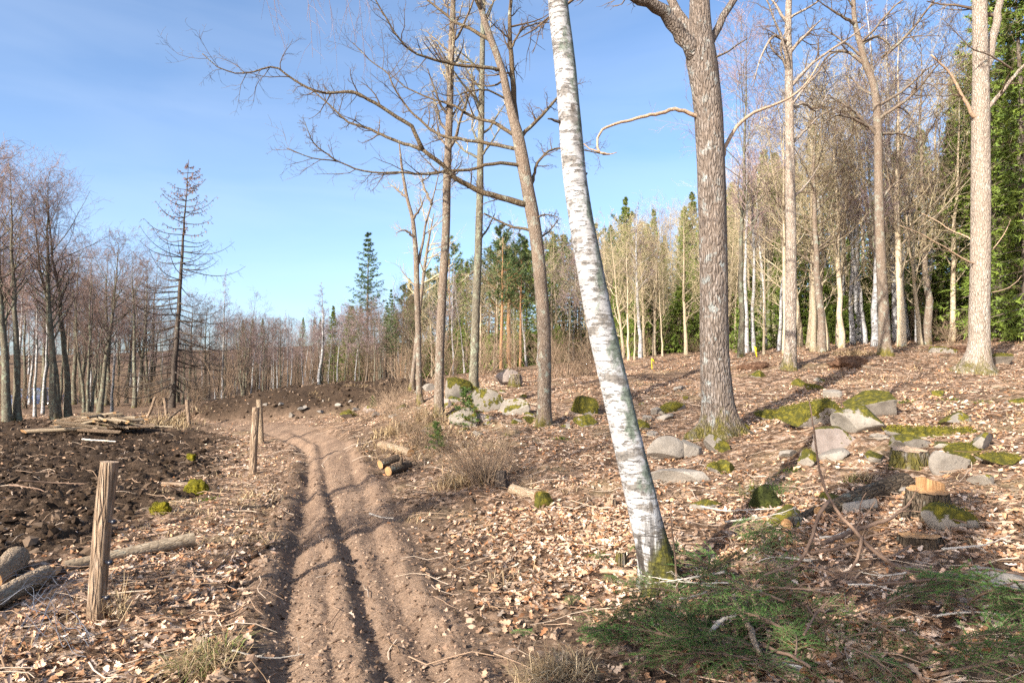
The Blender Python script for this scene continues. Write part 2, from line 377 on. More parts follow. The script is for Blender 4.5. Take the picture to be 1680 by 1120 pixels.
def birch_bark(name, base_h, moss_h, var=0.0):
    m = Mat(name, 0.72, 0.25)
    n1 = m.noise((.5, .5, 2.4), 20, 5, .66, .5); n2 = m.noise((1, 1, 1.9), 4.2, 6, .68)
    w = m.ramp(m.noise((1, 1, 3), 5, 5), [(.3, (.24, .23, .22)), (.48, (.41, .40, .39)), (.75, (.52, .515, .51))])
    dash = m.rng(n1, .53, .62, 0, .9); band = m.rng(n2, .52, .60, 0, .85)
    c = m.mix(m.rng(m.noise((1, 1, .5), 1.6, 5, .7), .44, .60, 0, .45), w, (.24, .225, .21)); w = c
    scar = m.rng(m.vor((1, 1, .55), 4.6, 'F1', 'Distance'), .10, .15, 1, 0)
    c = m.mix(m.math('MAXIMUM', m.math('MAXIMUM', dash, scar), band), w, m.ramp(m.noise((1, 1, 1), 40, 3), [(.3, (.04, .035, .03)), (.7, (.20, .17, .14))]))
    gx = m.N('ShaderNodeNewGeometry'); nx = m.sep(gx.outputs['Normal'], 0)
    li = m.rng(m.math('ADD', m.noise((1, 1, .6), 4.2, 6, .72), m.math('MULTIPLY', nx, .15)), .56, .66)  # lichen patches, weighted by normal to paint the trunk's shaded side darker
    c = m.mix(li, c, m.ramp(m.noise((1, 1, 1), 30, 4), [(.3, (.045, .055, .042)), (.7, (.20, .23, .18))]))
    z = m.math('ADD', m.objz(), m.math('MULTIPLY', m.noise((1, 1, .35), 6, 5, .7), base_h * 1.4))
    dk = m.rng(z, base_h * .95, base_h * 1.9, 1, 0)
    rb = m.noise((1, 1, .22), 24, 5, .6, .3)
    c = m.mix(m.math('MULTIPLY', dk, m.rng(rb, .44, .58, 1, 0)), c, (.05, .042, .035))
    if moss_h:
        x = m.sep(m.tc.outputs['Object'], 0)
        z2 = m.math('SUBTRACT', m.math('ADD', m.objz(), m.math('MULTIPLY', m.noise((1, 1, .8), 6, 5, .65), .5)), m.math('MULTIPLY', x, 2.6))
        mk = m.rng(z2, moss_h * .9, moss_h * 1.25, 1, 0)
        c = m.mix(mk, c, m.ramp(m.noise((1, 1, 1), 26, 4), [(.3, (.03, .028, .015)), (.5, MOSS_D), (.72, (.17, .15, .02))]))
    if var: c = m.vary(c, var)
    h = m.math('SUBTRACT', m.math('MULTIPLY', m.math('MULTIPLY', dk, rb), 2.0), m.math('MULTIPLY', dash, .5))
    return m.done(c, h, .7, .02)
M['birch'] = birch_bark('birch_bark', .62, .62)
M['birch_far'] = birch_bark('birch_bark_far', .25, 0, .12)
def flat_mat(name, stops, sc_=8, var=.0, rough=.85, bstr=.0, scale=(1, 1, 1)):
    m = Mat(name, rough, .15); n = m.noise(scale, sc_, 4); c = m.ramp(n, stops)
    if var: c = m.vary(c, var)
    return m.done(c, n if bstr else None, bstr, .02)
M['twig_red'] = flat_mat('alder_twigs', [(.3, (.16, .105, .085)), (.7, (.29, .20, .165))], 2, .2)
M['twig_purple'] = flat_mat('birch_twigs', [(.3, (.20, .135, .13)), (.7, (.33, .245, .235))], 2, .2)
M['twig_tan'] = flat_mat('bare_twigs', [(.3, (.34, .27, .15)), (.7, (.52, .44, .28))], 2, .2)
M['twig_dark'] = flat_mat('oak_twigs', [(.3, (.075, .05, .034)), (.7, (.16, .115, .075))], 2, 0)
M['twig_dead'] = flat_mat('dead_twigs', [(.3, (.20, .09, .045)), (.7, (.30, .16, .08))], 3, 0)
def needles(name, a, b, var=.25):
    m = Mat(name, .6, .25); c = m.ramp(m.noise((1, 1, 1), 1.6, 3), [(.3, a), (.7, b)])
    if var: c = m.vary(c, var)
    m.b.inputs['Subsurface Weight'].default_value = 0
    return m.done(c)
M['spruce_needles'] = needles('spruce_needles', (.065, .105, .018), (.18, .23, .038))
M['pine_needles'] = needles('pine_needles', (.05, .085, .03), (.11, .16, .05))
M['bough_needles'] = needles('bough_needles', (.036, .092, .020), (.09, .175, .038), .35)
M['sapling_needles'] = needles('sapling_needles', (.04, .075, .015), (.085, .13, .025), .15)
M['cut_wood'] = None
def cut_wood():
    m = Mat('fresh_cut_wood', .75, .2)
    n = m.noise((1, 1, 1), 18, 4); x = m.tc.outputs['Object']
    ln = m.N('ShaderNodeVectorMath', operation='LENGTH'); mp = m.N('ShaderNodeMapping'); mp.inputs['Scale'].default_value = (1, 1, 0)
    m.L(x, mp.inputs['Vector']); m.L(mp.outputs[0], ln.inputs[0])
    w = m.math('SINE', m.math('ADD', m.math('MULTIPLY', ln.outputs['Value'], 260), m.math('MULTIPLY', n, 5)))
    c = m.mix(m.rng(w, -.4, 1, 0, .5), m.ramp(n, [(.3, (.34, .18, .078)), (.7, (.46, .285, .14))]), (.24, .115, .045))
    return m.done(c, n, .2, .01)
M['cut_wood'] = cut_wood()

def rock_mat(name, a, b, c3, moss):
    m = Mat(name, .88, .2)
    n = m.noise((1, 1, 1), 3.2, 7, .65); f = m.noise((1, 1, 1), 38, 5, .7)
    c = m.mix(m.rng(f, .3, .7, 0, .28), m.ramp(n, [(.3, a), (.5, b), (.7, c3)]), m.ramp(f, [(.3, (.07, .06, .052)), (.65, (.26, .235, .21))]))
    c = m.mix(m.rng(m.noise((1, 1, 1), 8, 6, .75), .57, .66, 0, .7), c, (.06, .056, .052))
    if moss > 0:
        u = m.math('ADD', m.up(), m.math('MULTIPLY', m.math('SUBTRACT', m.noise((1, 1, 1), 3.6, 6, .68), .5), 2.6))
        mk = m.rng(u, 1.05 - moss, 1.2 - moss)
        c = m.mix(mk, c, m.ramp(m.noise((1, 1, 1), 16, 6, .75), [(.32, (.03, .03, .006)), (.47, MOSS_D), (.62, MOSS_Y), (.8, (.24, .20, .03))]))
        hh = m.math('ADD', m.math('MULTIPLY', mk, .5), m.math('MULTIPLY', f, .5))
    else: hh = f
    return m.done(c, hh, .45, .02)
M['rock_bare'] = rock_mat('granite', (.125, .108, .088), (.22, .192, .158), (.31, .275, .23), .0)
M['rock_some'] = rock_mat('granite_some_moss', (.125, .108, .088), (.225, .196, .16), (.325, .288, .24), .55)
M['rock_moss'] = rock_mat('granite_mossy', (.125, .108, .088), (.225, .196, .16), (.33, .29, .24), .92)
M['rock_full'] = rock_mat('granite_overgrown', (.2, .18, .16), (.28, .25, .22), (.4, .37, .33), 1.5)
M['rock_pink'] = rock_mat('pink_granite', (.17, .13, .105), (.28, .222, .185), (.38, .315, .27), .45)
def moss_mat():
    m = Mat('moss', .95, .05); n = m.noise((1, 1, 1), 9, 6, .7)
    return m.done(m.ramp(n, [(.3, (.04, .038, .008)), (.5, (.12, .105, .012)), (.72, (.24, .20, .016))]), m.noise((1, 1, 1), 60, 4, .7), 1.0, .02)
M['moss'] = moss_mat()
M['moss_dark'] = flat_mat('dark_moss', [(.3, (.012, .014, .005)), (.55, (.034, .040, .009)), (.75, (.08, .08, .016))], 12, 0, .95, 1.0)
M['moss_dull'] = flat_mat('moss_fronds', [(.3, (.05, .048, .010)), (.5, (.13, .115, .014)), (.7, (.21, .175, .022))], 20, 0, .95)
def attr_mat(name, rough=.8, tl=0.0, spec=.15):
    m = Mat(name, rough, spec)
    return m.done(m.attr())
M['leaf'] = attr_mat('fallen_oak_leaves', .8, spec=.1)
M['grass'] = attr_mat('dry_grass', .7)
M['clod'] = attr_mat('soil_clods', .95, spec=.05)
def paint(name, col, rough=.4, metal=0.0):
    m = Mat(name, rough, .5); m.b.inputs['Metallic'].default_value = metal
    n = m.noise((1, 1, 1), 12, 3)
    return m.done(m.mix(m.rng(n, .3, .8, 0, .2), col, tuple(v * .7 for v in col)))
M['wire'] = paint('galvanised_wire', (.20, .21, .24), .5, .5)
M['black_plastic'] = paint('black_plastic', (.012, .014, .022), .3)
M['yellow'] = paint('yellow_tape', (.75, .60, .02), .5)
M['car_blue'] = paint('blue_car_paint', (.02, .05, .13), .3)
M['glass'] = paint('car_glass', (.03, .04, .05), .08)
M['rubber'] = paint('tyre_rubber', (.02, .02, .02), .8)
M['chrome'] = paint('rim_metal', (.5, .5, .52), .3, .8)
def ground_mat():
    m = Mat('forest_ground', .95, .06)
    a = m.attr('Col'); s = m.N('ShaderNodeSeparateColor'); m.L(a, s.inputs[0])
    fld, trk, dark = s.outputs[0], s.outputs[1], s.outputs[2]
    big = m.noise((1, 1, 1), .9, 5); mid = m.noise((1, 1, 1), 7, 6, .7); fine = m.noise((1, 1, 1), 34, 5, .7)
    v1 = m.vor((1, 1, .6), 24, 'F1', 'Color'); vr = m.sep(v1, 0)
    leafc = m.ramp(vr, [(.0, (.20, .11, .065)), (.3, (.39, .24, .15)), (.65, (.52, .35, .23)), (1, (.62, .48, .37))])
    under = m.ramp(fine, [(.3, (.035, .022, .014)), (.7, (.13, .082, .052))])
    lit = m.mix(m.rng(mid, .44, .58, .05, .72), under, leafc)
    lit = m.mix(m.rng(big, .52, .68, 0, .55), lit, m.ramp(fine, [(.3, (.16, .115, .06)), (.7, (.36, .28, .16))]))
    soil = m.ramp(fine, [(.25, (.018, .012, .008)), (.55, (.06, .040, .026)), (.8, (.15, .105, .07))])
    soil = m.mix(m.rng(mid, .52, .7, 0, .4), soil, (.12, .075, .047))
    trkc = m.ramp(fine, [(.2, (.13, .084, .054)), (.5, (.255, .172, .115)), (.85, (.37, .265, .19))])
    trkc = m.mix(m.rng(m.noise((1, .35, 1), 2.6, 6, .7), .42, .62, 0, .6), trkc, m.ramp(fine, [(.3, (.09, .058, .04)), (.7, (.19, .125, .085))]))
    c = m.mix(trk, m.mix(fld, lit, soil), trkc)
    c = m.mix(dark, c, m.ramp(fine, [(.3, (.06, .04, .027)), (.7, (.165, .112, .076))]))
    hgt_ = m.math('ADD', m.math('MULTIPLY', mid, .7), m.math('MULTIPLY', fine, .45))
    return m.done(c, hgt_, 1.0, .05)
M['ground'] = ground_mat()

# ------------------------------------------------------------------ ground sheet
def build_ground():
    th = np.concatenate([np.arange(-54, 54.01, .215), np.arange(58, 305.9, 4.0)]); th = np.radians(th)
    rr = np.concatenate([[.02, .3, .6, .9], np.exp(np.arange(math.log(1.2), math.log(90), .0088)), np.exp(np.arange(math.log(91), math.log(900), .2))])
    A, Rr = np.meshgrid(th, rr, indexing='ij')
    x, y = (Rr * np.sin(A)).ravel(), (Rr * np.cos(A)).ravel()
    z = hgt(x, y)
    fld, mound, trk, wide = zones(x, y)
    n1 = fbm(x * .8, y * .8, 91, 4)
    dark = np.maximum(wide * (1 - trk) * sstep(-.25, .1, n1) * .85, sstep(24, 30, y) * sstep(6, -3, x + n1 * 6) * .55)
    burnt = np.exp(-(((x - 4.2) / 1.8) ** 2 + ((y - 18.5) / .9) ** 2)) ; dark = np.maximum(dark, sstep(.4, .8, burnt + n1 * .6) * .8)
    na, nr = len(th), len(rr)
    i = np.arange(na)[:, None]; j = np.arange(nr - 1)[None]
    k = (i + 1) % na
    Q = np.stack([i * nr + j, i * nr + j + 1, k * nr + j + 1, k * nr + j], -1).reshape(-1, 4)
    C = np.stack([np.maximum(fld, mound), trk, dark, np.ones_like(x)], 1)
    mb = MB().add(np.stack([x, y, z], 1), Q, None, C)
    return tag(obj('ground', mb.mesh('ground', M['ground'])), 'leaf strewn slope, rutted dirt track and ploughed dark soil', None, None, 'structure')
ground = build_ground()

# ------------------------------------------------------------------ loose cover on the ground (nobody could count it)
LEAF_COL = np.array([(.58, .40, .27), (.62, .46, .34), (.66, .53, .42), (.50, .30, .175), (.38, .20, .105), (.60, .41, .28), (.62, .45, .33), (.54, .35, .22), (.72, .61, .51)])
def polar_pts(r, n, r0, r1, a0, a1, p):
    """points around the viewer, density falling with distance as r**-p"""
    u = r.random(n); e = 2 - p
    rad = (r0 ** e + u * (r1 ** e - r0 ** e)) ** (1 / e)
    a = np.radians(r.uniform(a0, a1, n)); return rad * np.sin(a), rad * np.cos(a)
def basis(r, n, tilt):
    """random frames, normal tilted from up by up to `tilt` (radians sd)"""
    N = nrm(np.stack([r.normal(0, tilt, n), r.normal(0, tilt, n), np.ones(n)], 1))
    a = r.uniform(0, 2 * np.pi, n); U = np.stack([np.cos(a), np.sin(a), np.zeros(n)], 1)
    U = nrm(U - (U * N).sum(1, keepdims=True) * N); return U, np.cross(N, U), N
def leaf_litter(name, n, r0, r1, p, size, seed, detail):
    r = R_(seed)
    x, y = polar_pts(r, n, r0, r1, -46, 46, p)
    fld, mound, trk, wide = zones(x, y)
    clump = fbm(x * .7, y * .7, 77, 4) + .6 * fbm(x * 2.6, y * 2.6, 78, 3)
    pr = (1 - .86 * fld) * (1 - .9 * mound) * (1 - .985 * trk) * (1 - .88 * wide) * np.clip(.72 + 2.6 * clump, .10, 1)
    pr = pr * np.where(x < np.interp(y, YM, XM), .95, 1) * sstep(34, 24, y)
    keep = r.random(n) < pr; x, y = x[keep], y[keep]; n = len(x)
    z = hgt(x, y) + r.uniform(.002, .03, n)
    U, W, N = basis(r, n, .52)
    s = size * r.uniform(.55, 1.25, n)
    if detail:   # lobed oak leaf outline, mid rib valley and curled rim
        t = np.array([0, .18, .32, .5, .64, .84, 1.0]); w = np.array([.03, .16, .10, .28, .16, .27, .03])
    else:
        t = np.array([0, .55, 1.0]); w = np.array([.05, .30, .03])
    m = len(t)
    curl = r.uniform(-.5, .8, n)[:, None]; fold = r.uniform(-.15, .6, n)[:, None]
    tt = t[None] - .5; zc = curl * (tt ** 2) * 1.0
    L_ = lambda side: (np.stack([x, y, z], 1)[:, None] + s[:, None, None] * (tt[..., None] * U[:, None] + (side * w)[None, :, None] * W[:, None] * r.uniform(.7, 1.15, (n, 1, 1)) + (zc + abs(side) * fold * w[None])[..., None] * N[:, None]))
    V = np.concatenate([L_(-1), L_(0), L_(1)], 1)
    b = (np.arange(n) * 3 * m)[:, None]; i = np.arange(m - 1)[None]
    Q = np.concatenate([np.stack([b + i, b + i + 1, b + m + i + 1, b + m + i], -1).reshape(-1, 4), np.stack([b + m + i, b + m + i + 1, b + 2 * m + i + 1, b + 2 * m + i], -1).reshape(-1, 4)])
    c = LEAF_COL[r.integers(0, len(LEAF_COL), n)] * np.array([1.03, .95, .88]) * r.uniform(.30, 1.0, (n, 1)) * np.clip(1 + 1.5 * fbm(x * 1.3, y * 1.3, 79, 3), .55, 1.25)[:, None]
    C = np.repeat(np.concatenate([c, np.ones((n, 1))], 1), 3 * m, 0)
    me = MB().add(V.reshape(-1, 3), Q, None, C).mesh(name, M['leaf'], False)
    return tag(obj(name, me), 'dry brown oak leaves carpeting the ground', 'leaf litter', None, 'stuff')
leaf_litter('leaf_litter', 37000, 2.2, 7.5, .5, .062, 1, True)
leaf_litter('leaf_litter', 100000, 6.0, 32, 1.2, .060, 2, False)

def ico(sub):
    import bmesh
    bm = bmesh.new(); bmesh.ops.create_icosphere(bm, subdivisions=sub, radius=1.0)
    bm.verts.ensure_lookup_table(); V = np.array([v.co[:] for v in bm.verts]); F = np.array([[v.index for v in f.verts] for f in bm.faces]); bm.free()
    return V, F
def clods(name, label, n, where, size, cols, seed, r0=2.5, r1=30, p=1.0, a=(-48, 46), sink=.3):
    r = R_(seed); x, y = polar_pts(r, n, r0, r1, a[0], a[1], p)
    fld, mound, trk, wide = zones(x, y)
    w = dict(field=np.maximum(fld, mound), track=np.maximum(trk, .35 * wide), wide=np.maximum(wide * (1 - trk), .3 * fld * (y < 12)), litter=(1 - fld) * (1 - trk) * .5)[where]
    keep = r.random(n) < w; x, y = x[keep], y[keep]; n = len(x)
    s = size[0] + (size[1] - size[0]) * r.random(n) ** 3.2
    z = hgt(x, y) + s * (.4 - sink)
    U, W, N = basis(r, n, .5)
    V0 = IV1[None] * r.uniform(.45, 1.45, (n, len(IV1), 1))
    ax = s[:, None] * r.uniform(.6, 1.2, (n, 3)) * np.array([1.1, .9, .7])
    V = np.stack([x, y, z], 1)[:, None] + V0[..., :1] * (U * ax[:, :1])[:, None] + V0[..., 1:2] * (W * ax[:, 1:2])[:, None] + V0[..., 2:] * (N * ax[:, 2:])[:, None]
    F = (IF1[None] + (np.arange(n) * len(IV1))[:, None, None]).reshape(-1, 3)
    c = np.array(cols)[r.integers(0, len(cols), n)] * r.uniform(.6, 1.2, (n, 1))
    C = np.repeat(np.concatenate([c, np.ones((n, 1))], 1), len(IV1), 0)
    me = MB().add(V.reshape(-1, 3), None, F, C).mesh(name, M['clod'], False)
    return tag(obj(name, me), label, 'soil', None, 'stuff')
IV0 = np.array([(1, 0, 0), (-1, 0, 0), (0, 1, 0), (0, -1, 0), (0, 0, 1), (0, 0, -1)], float)
IF0 = np.array([(0, 2, 4), (2, 1, 4), (1, 3, 4), (3, 0, 4), (2, 0, 5), (1, 2, 5), (3, 1, 5), (0, 3, 5)])
SOILC = [(.055, .036, .024), (.035, .023, .015), (.085, .058, .039), (.15, .105, .072)]
_phi = (1 + 5 ** .5) / 2
IV1 = nrm(np.array([(-1, _phi, 0), (1, _phi, 0), (-1, -_phi, 0), (1, -_phi, 0), (0, -1, _phi), (0, 1, _phi), (0, -1, -_phi), (0, 1, -_phi), (_phi, 0, -1), (_phi, 0, 1), (-_phi, 0, -1), (-_phi, 0, 1)], float))
IF1 = np.array([(0, 11, 5), (0, 5, 1), (0, 1, 7), (0, 7, 10), (0, 10, 11), (1, 5, 9), (5, 11, 4), (11, 10, 2), (10, 7, 6), (7, 1, 8), (3, 9, 4), (3, 4, 2), (3, 2, 6), (3, 6, 8), (3, 8, 9), (4, 9, 5), (2, 4, 11), (6, 2, 10), (8, 6, 7), (9, 8, 1)])
clods('soil_clods', 'dark clods of turned soil in the field and on the mound', 20000, 'field', (.010, .082), SOILC, 11, 4.5, 30, 1.0, (-50, 0))
TRKC = [(.25, .168, .115), (.20, .132, .09), (.33, .235, .165), (.13, .086, .058)]
clods('track_crumbs', 'loose earth crumbs lying along the track and its ruts', 20000, 'wide', (.006, .042), TRKC[1:] + SOILC, 12, 2.4, 18, 1.1, (-40, 12))
IV1, IF1 = IV0, IF0
clods('track_grit', 'fine grit lying on the dirt track', 30000, 'track', (.004, .024), TRKC + TRKC + [(.09, .058, .04)], 13, 2.4, 12, 1.2, (-35, 10))
clods('twig_crumbs', 'small bark crumbs lying between the leaves', 9000, 'litter', (.006, .03), [(.12, .08, .05), (.25, .17, .11), (.06, .04, .03)], 14, 2.4, 14, .8, (-42, 42))

def grass_blades(mb, r, cx, cy, n, spread, hlen, droop, cols, w=.004, z0=None):
    x = cx + r.normal(0, spread, n); y = cy + r.normal(0, spread, n)
    z = hgt(x, y) if z0 is None else np.full(n, z0)
    a = r.uniform(0, 2 * np.pi, n); out = np.stack([np.cos(a), np.sin(a), np.zeros(n)], 1)
    ln = hlen * r.uniform(.45, 1.2, n)[:, None]; d = droop * r.uniform(.3, 1.2, n)[:, None]
    p0 = np.stack([x, y, z - .01], 1); p1 = p0 + ln * .5 * nrm(out * d * .9 + r.normal(0, .3, (n, 3)) + [0, 0, .8]); p2 = p1 + ln * .5 * nrm(out * d * 2.2 + r.normal(0, .4, (n, 3)) + np.array([0, 0, .45]) - d * np.array([0, 0, .6]))
    s = np.stack([-np.sin(a), np.cos(a), np.zeros(n)], 1) * w
    V = np.stack([p0 - s, p0 + s, p1 + s * .8, p1 - s * .8, p2], 1).reshape(-1, 3)
    b = np.arange(n)[:, None] * 5
    c = np.array(cols)[r.integers(0, len(cols), n)] * r.uniform(.7, 1.15, (n, 1))
    mb.add(V, b + np.array([[0, 1, 2, 3]]), b + np.array([[3, 2, 4]]), np.repeat(np.concatenate([c, np.ones((n, 1))], 1), 5, 0))
DRY = [(.42, .31, .17), (.34, .24, .13), (.48, .37, .23), (.25, .17, .09), (.20, .13, .07)]
def scattered_grass():
    r = R_(21); mb = MB()
    x, y = polar_pts(r, 900, 3.0, 26, -44, 44, .9)
    fld, mound, trk, wide = zones(x, y)
    ok = (r.random(len(x)) < (1 - fld) * (1 - trk) * (1 - wide * .7) * np.clip(.25 + 2.2 * fbm(x * .5, y * .5, 33, 3), 0, 1))
    strip = (x > np.interp(y, YR, XR) + .9) & (x < np.interp(y, YR, XR) + 2.6) & (y > 11)
    ok |= strip & (r.random(len(x)) < .6)
    for a, b in zip(x[ok], y[ok]):
        grass_blades(mb, r, a, b, r.integers(10, 34), r.uniform(.05, .2), r.uniform(.08, .26), 1.5, DRY, .0035 if b < 8 else .006)
    for q in range(55):   # pale straw at the foot of the bank beside the track
        p = G(r.uniform(600, 780), r.uniform(690, 752)); grass_blades(mb, r, p[0], p[1], 40, .2, .3, 2.0, DRY, .0045)
    for q in range(40):
        p = G(r.uniform(260, 470), r.uniform(770, 900)); grass_blades(mb, r, p[0], p[1], 26, .12, .16, 1.8, DRY, .005)
    for q in range(30):
        p = G(r.uniform(240, 320), r.uniform(685, 705)); grass_blades(mb, r, p[0], p[1], 26, .2, .4, .8, DRY, .008)
    return tag(obj('dry_grass', mb.mesh('dry_grass', M['grass'], False)), 'sparse withered grass among the fallen leaves', 'grass', None, 'stuff')
scattered_grass()
def ground_twigs():
    r = R_(23); n = 2600
    x, y = polar_pts(r, n, 2.4, 22, -44, 44, .9)
    fld, mound, trk, wide = zones(x, y); k = r.random(n) < (1 - .85 * trk) * (1 - .5 * fld)
    x, y = x[k], y[k]; n = len(x)
    a = r.uniform(0, 2 * np.pi, n); ln = r.uniform(.08, .55, n) * (1 + y * .03)
    P = np.zeros((n, 5, 3))
    for i in range(5):
        P[:, i, 0] = x + np.cos(a) * ln * (i / 4 - .5); P[:, i, 1] = y + np.sin(a) * ln * (i / 4 - .5); a = a + r.normal(0, .22, n)
    P[:, :, 2] = hgt(P[:, :, 0].ravel(), P[:, :, 1].ravel()).reshape(n, 5) + r.uniform(.012, .05, (n, 1))
    Rr = np.repeat((r.uniform(.0018, .006, n) * (1 + y * .05))[:, None], 5, 1) * np.linspace(1, .5, 5)
    V, Q, _ = tubes(P, Rr, 3)
    c = np.array([(.30, .20, .13), (.46, .36, .27), (.20, .13, .08), (.36, .25, .17)])[r.integers(0, 4, n)]
    return tag(obj('fallen_twigs', MB().add(V, Q, None, np.repeat(np.concatenate([c, np.ones((n, 1))], 1), 15, 0)).mesh('fallen_twigs', M['grass'])), 'thin broken twigs scattered over the leaves', 'twigs', None, 'stuff')
ground_twigs()
def moss_patches():
    r = R_(25); mb = MB()
    spots = [(1265, 690, 14), (1400, 790, 10), (1480, 660, 16), (1610, 660, 12), (1560, 655, 10), (1290, 680, 10), (920, 720, 8), (975, 915, 10), (1300, 770, 9), (1640, 750, 12), (340, 820, 12), (1050, 700, 9)]
    for px, py, w in spots:
        c = G(px, py); s = w * mpp(c) * 1.6
        grass_blades(mb, r, c[0], c[1], 160, s * .5, .05 + .3 * s * .3, 1.0, [(.05, .09, .015), (.10, .14, .02), (.14, .15, .02)], .006)
    return tag(obj('green_ground_plants', mb.mesh('green_ground_plants', M['grass'], False)), 'low green moss and blueberry sprigs between the leaves', 'ground cover', None, 'stuff')
moss_patches()

# ------------------------------------------------------------------ trees: shared builders
def ring_trunk(P, R, S=18, seed=0, flare=0.0, rough=.035, lobes=5):
    """one trunk with root flare and uneven bark; P (n,3) local with z=0 at the base"""
    V, Q, _ = tubes(P[None], R[None], S)
    n = len(P); r = R_(seed); a = np.arange(S) * 2 * np.pi / S; ph = r.uniform(0, 6.28)
    V = V.reshape(n, S, 3); D = V - P[:, None]
    zz = P[:, 2][:, None]
    f = 1 + flare * np.exp(-np.maximum(zz, 0) / .16) * (.55 + .6 * np.cos(lobes * a + ph)[None] + .25 * np.cos(3 * a + ph * 2)[None])
    nz = np.zeros((n, S))
    for i in range(n):
        for j in range(S):
            nz[i, j] = mnoise.noise(Vector((math.cos(a[j]) * 2.2, math.sin(a[j]) * 2.2, P[i, 2] * 1.7 + seed))) + .5 * mnoise.noise(Vector((math.cos(a[j]) * 5, math.sin(a[j]) * 5, P[i, 2] * 5 + seed)))
    V = P[:, None] + D * (f + rough * nz)[..., None]
    return V.reshape(-1, 3), Q
def add_tubes(mb, P, R, S, m=0):
    V, Q, _ = tubes(P, R, S); mb.add(V, Q, None, None, m)

class HeroTree:
    """a near tree drawn limb by limb; px lists are positions in the photograph at the tree's own distance"""
    def __init__(s, name, base_px, Y=None):
        s.base = G(*base_px) if Y is None else np.array(list(at(base_px[0], base_px[1], Y)))
        if Y is not None: s.base[2] = H(s.base[0], s.base[1])
        s.Y = s.base[1]; s.off = math.cos(math.atan((base_px[0] - 840) / FPX)); s.root = empty(name, s.base); s.limbs = []
    def local(s, pts, dep):
        out = []
        for i, p in enumerate(pts): out.append(at(p[0], p[1], s.Y + (dep[i] if hasattr(dep, '__len__') else dep)) - s.base)
        return np.array(out)
    def trunk(s, pts, mat, dep=0.0, S=20, flare=.5, rough=.035, seed=1, n=60, sink=.25, name='trunk'):
        L = s.local(pts, dep); R = np.array([p[2] for p in pts]) * .5 * s.Y / FPX * s.off
        if sink:
            d = L[1] - L[0]; L = np.vstack([L[0] - np.array([d[0] * .05, 0, sink]), L]); R = np.concatenate([[R[0]], R])
        q = spline(np.column_stack([L, R]), n)
        V, Q = ring_trunk(q[:, :3], q[:, 3], S, seed, flare, rough)
        o = obj(name, MB().add(V, Q).mesh(name, mat), s.root)
        s.tr = (q[:, :3], q[:, 3]); s.tp = sorted([(p[1], p[0], p[2]) for p in pts]); return o
    def limb(s, pts, w0, w1, dep=0.0, mat=None, S=7, n=18, d0=0.0, name='branch', wig=0.0, seed=0):
        pts = list(pts)
        if hasattr(s, 'tp') and d0 == 0.0:
            c = np.interp(pts[0][1], [a[0] for a in s.tp], [a[1] for a in s.tp]); wt = np.interp(pts[0][1], [a[0] for a in s.tp], [a[2] for a in s.tp])
            if abs(pts[0][0] - c) < wt * .5 + 16: pts = [(c, pts[0][1] + (3 if abs(pts[0][0] - c) > 4 else 0))] + (pts if abs(pts[0][0] - c) > wt * .3 else pts[1:])
        k = len(pts); L = s.local(pts, [d0 + (dep - d0) * (i / (k - 1)) for i in range(k)])
        q = spline(L, n); R = np.linspace(1, 0, n) ** 1.1 * (w0 * .93 - w1 * .8) + w1 * .8; R = R * .5 * s.Y / FPX * s.off
        r = R_(seed + k); q[1:-1] += r.normal(0, 1, (n - 2, 3)) * R[1:-1, None] * (.22 + wig)
        V, Q, T = tubes(q[None], R[None], S, True)
        o = obj(name, MB().add(V, Q, T).mesh(name, mat), s.root)
        s.limbs.append((q, R)); return o
    def crown(s, mat, seed, k=(9, 6, 3), L=(.30, .42, .5), trop=.06, use=None, name='crown', rmin=.0022, ang=(35, 70), t0=.25, S=3, leaves=0):
        r = R_(seed); src = s.limbs if use is None else use
        n = 18; P = np.stack([spline(np.asarray(q), n) for q, _ in src]); Rr = np.stack([np.interp(np.linspace(0, 1, n), np.linspace(0, 1, len(rd)), rd) for _, rd in src])
        mb = MB()
        a, ra = grow(r, P, Rr, k[0], L[0], ang, t0, 1.0, 6, .55, trop, .16, .3, rmin=rmin)
        add_tubes(mb, a, ra, 4 if S < 5 else 5)
        b, rb = grow(r, a, ra, k[1], L[1], (30, 65), .2, 1.0, 4, .6, trop, .2, .4, rmin=rmin); add_tubes(mb, b, rb, 3)
        if k[2]:
            c, rc = grow(r, b, rb, k[2], L[2], (30, 65), .2, 1.0, 3, .7, trop, .2, .5, rmin=rmin); add_tubes(mb, c, rc, 3)
        o = obj(name, mb.mesh(name, mat), s.root)
        return o

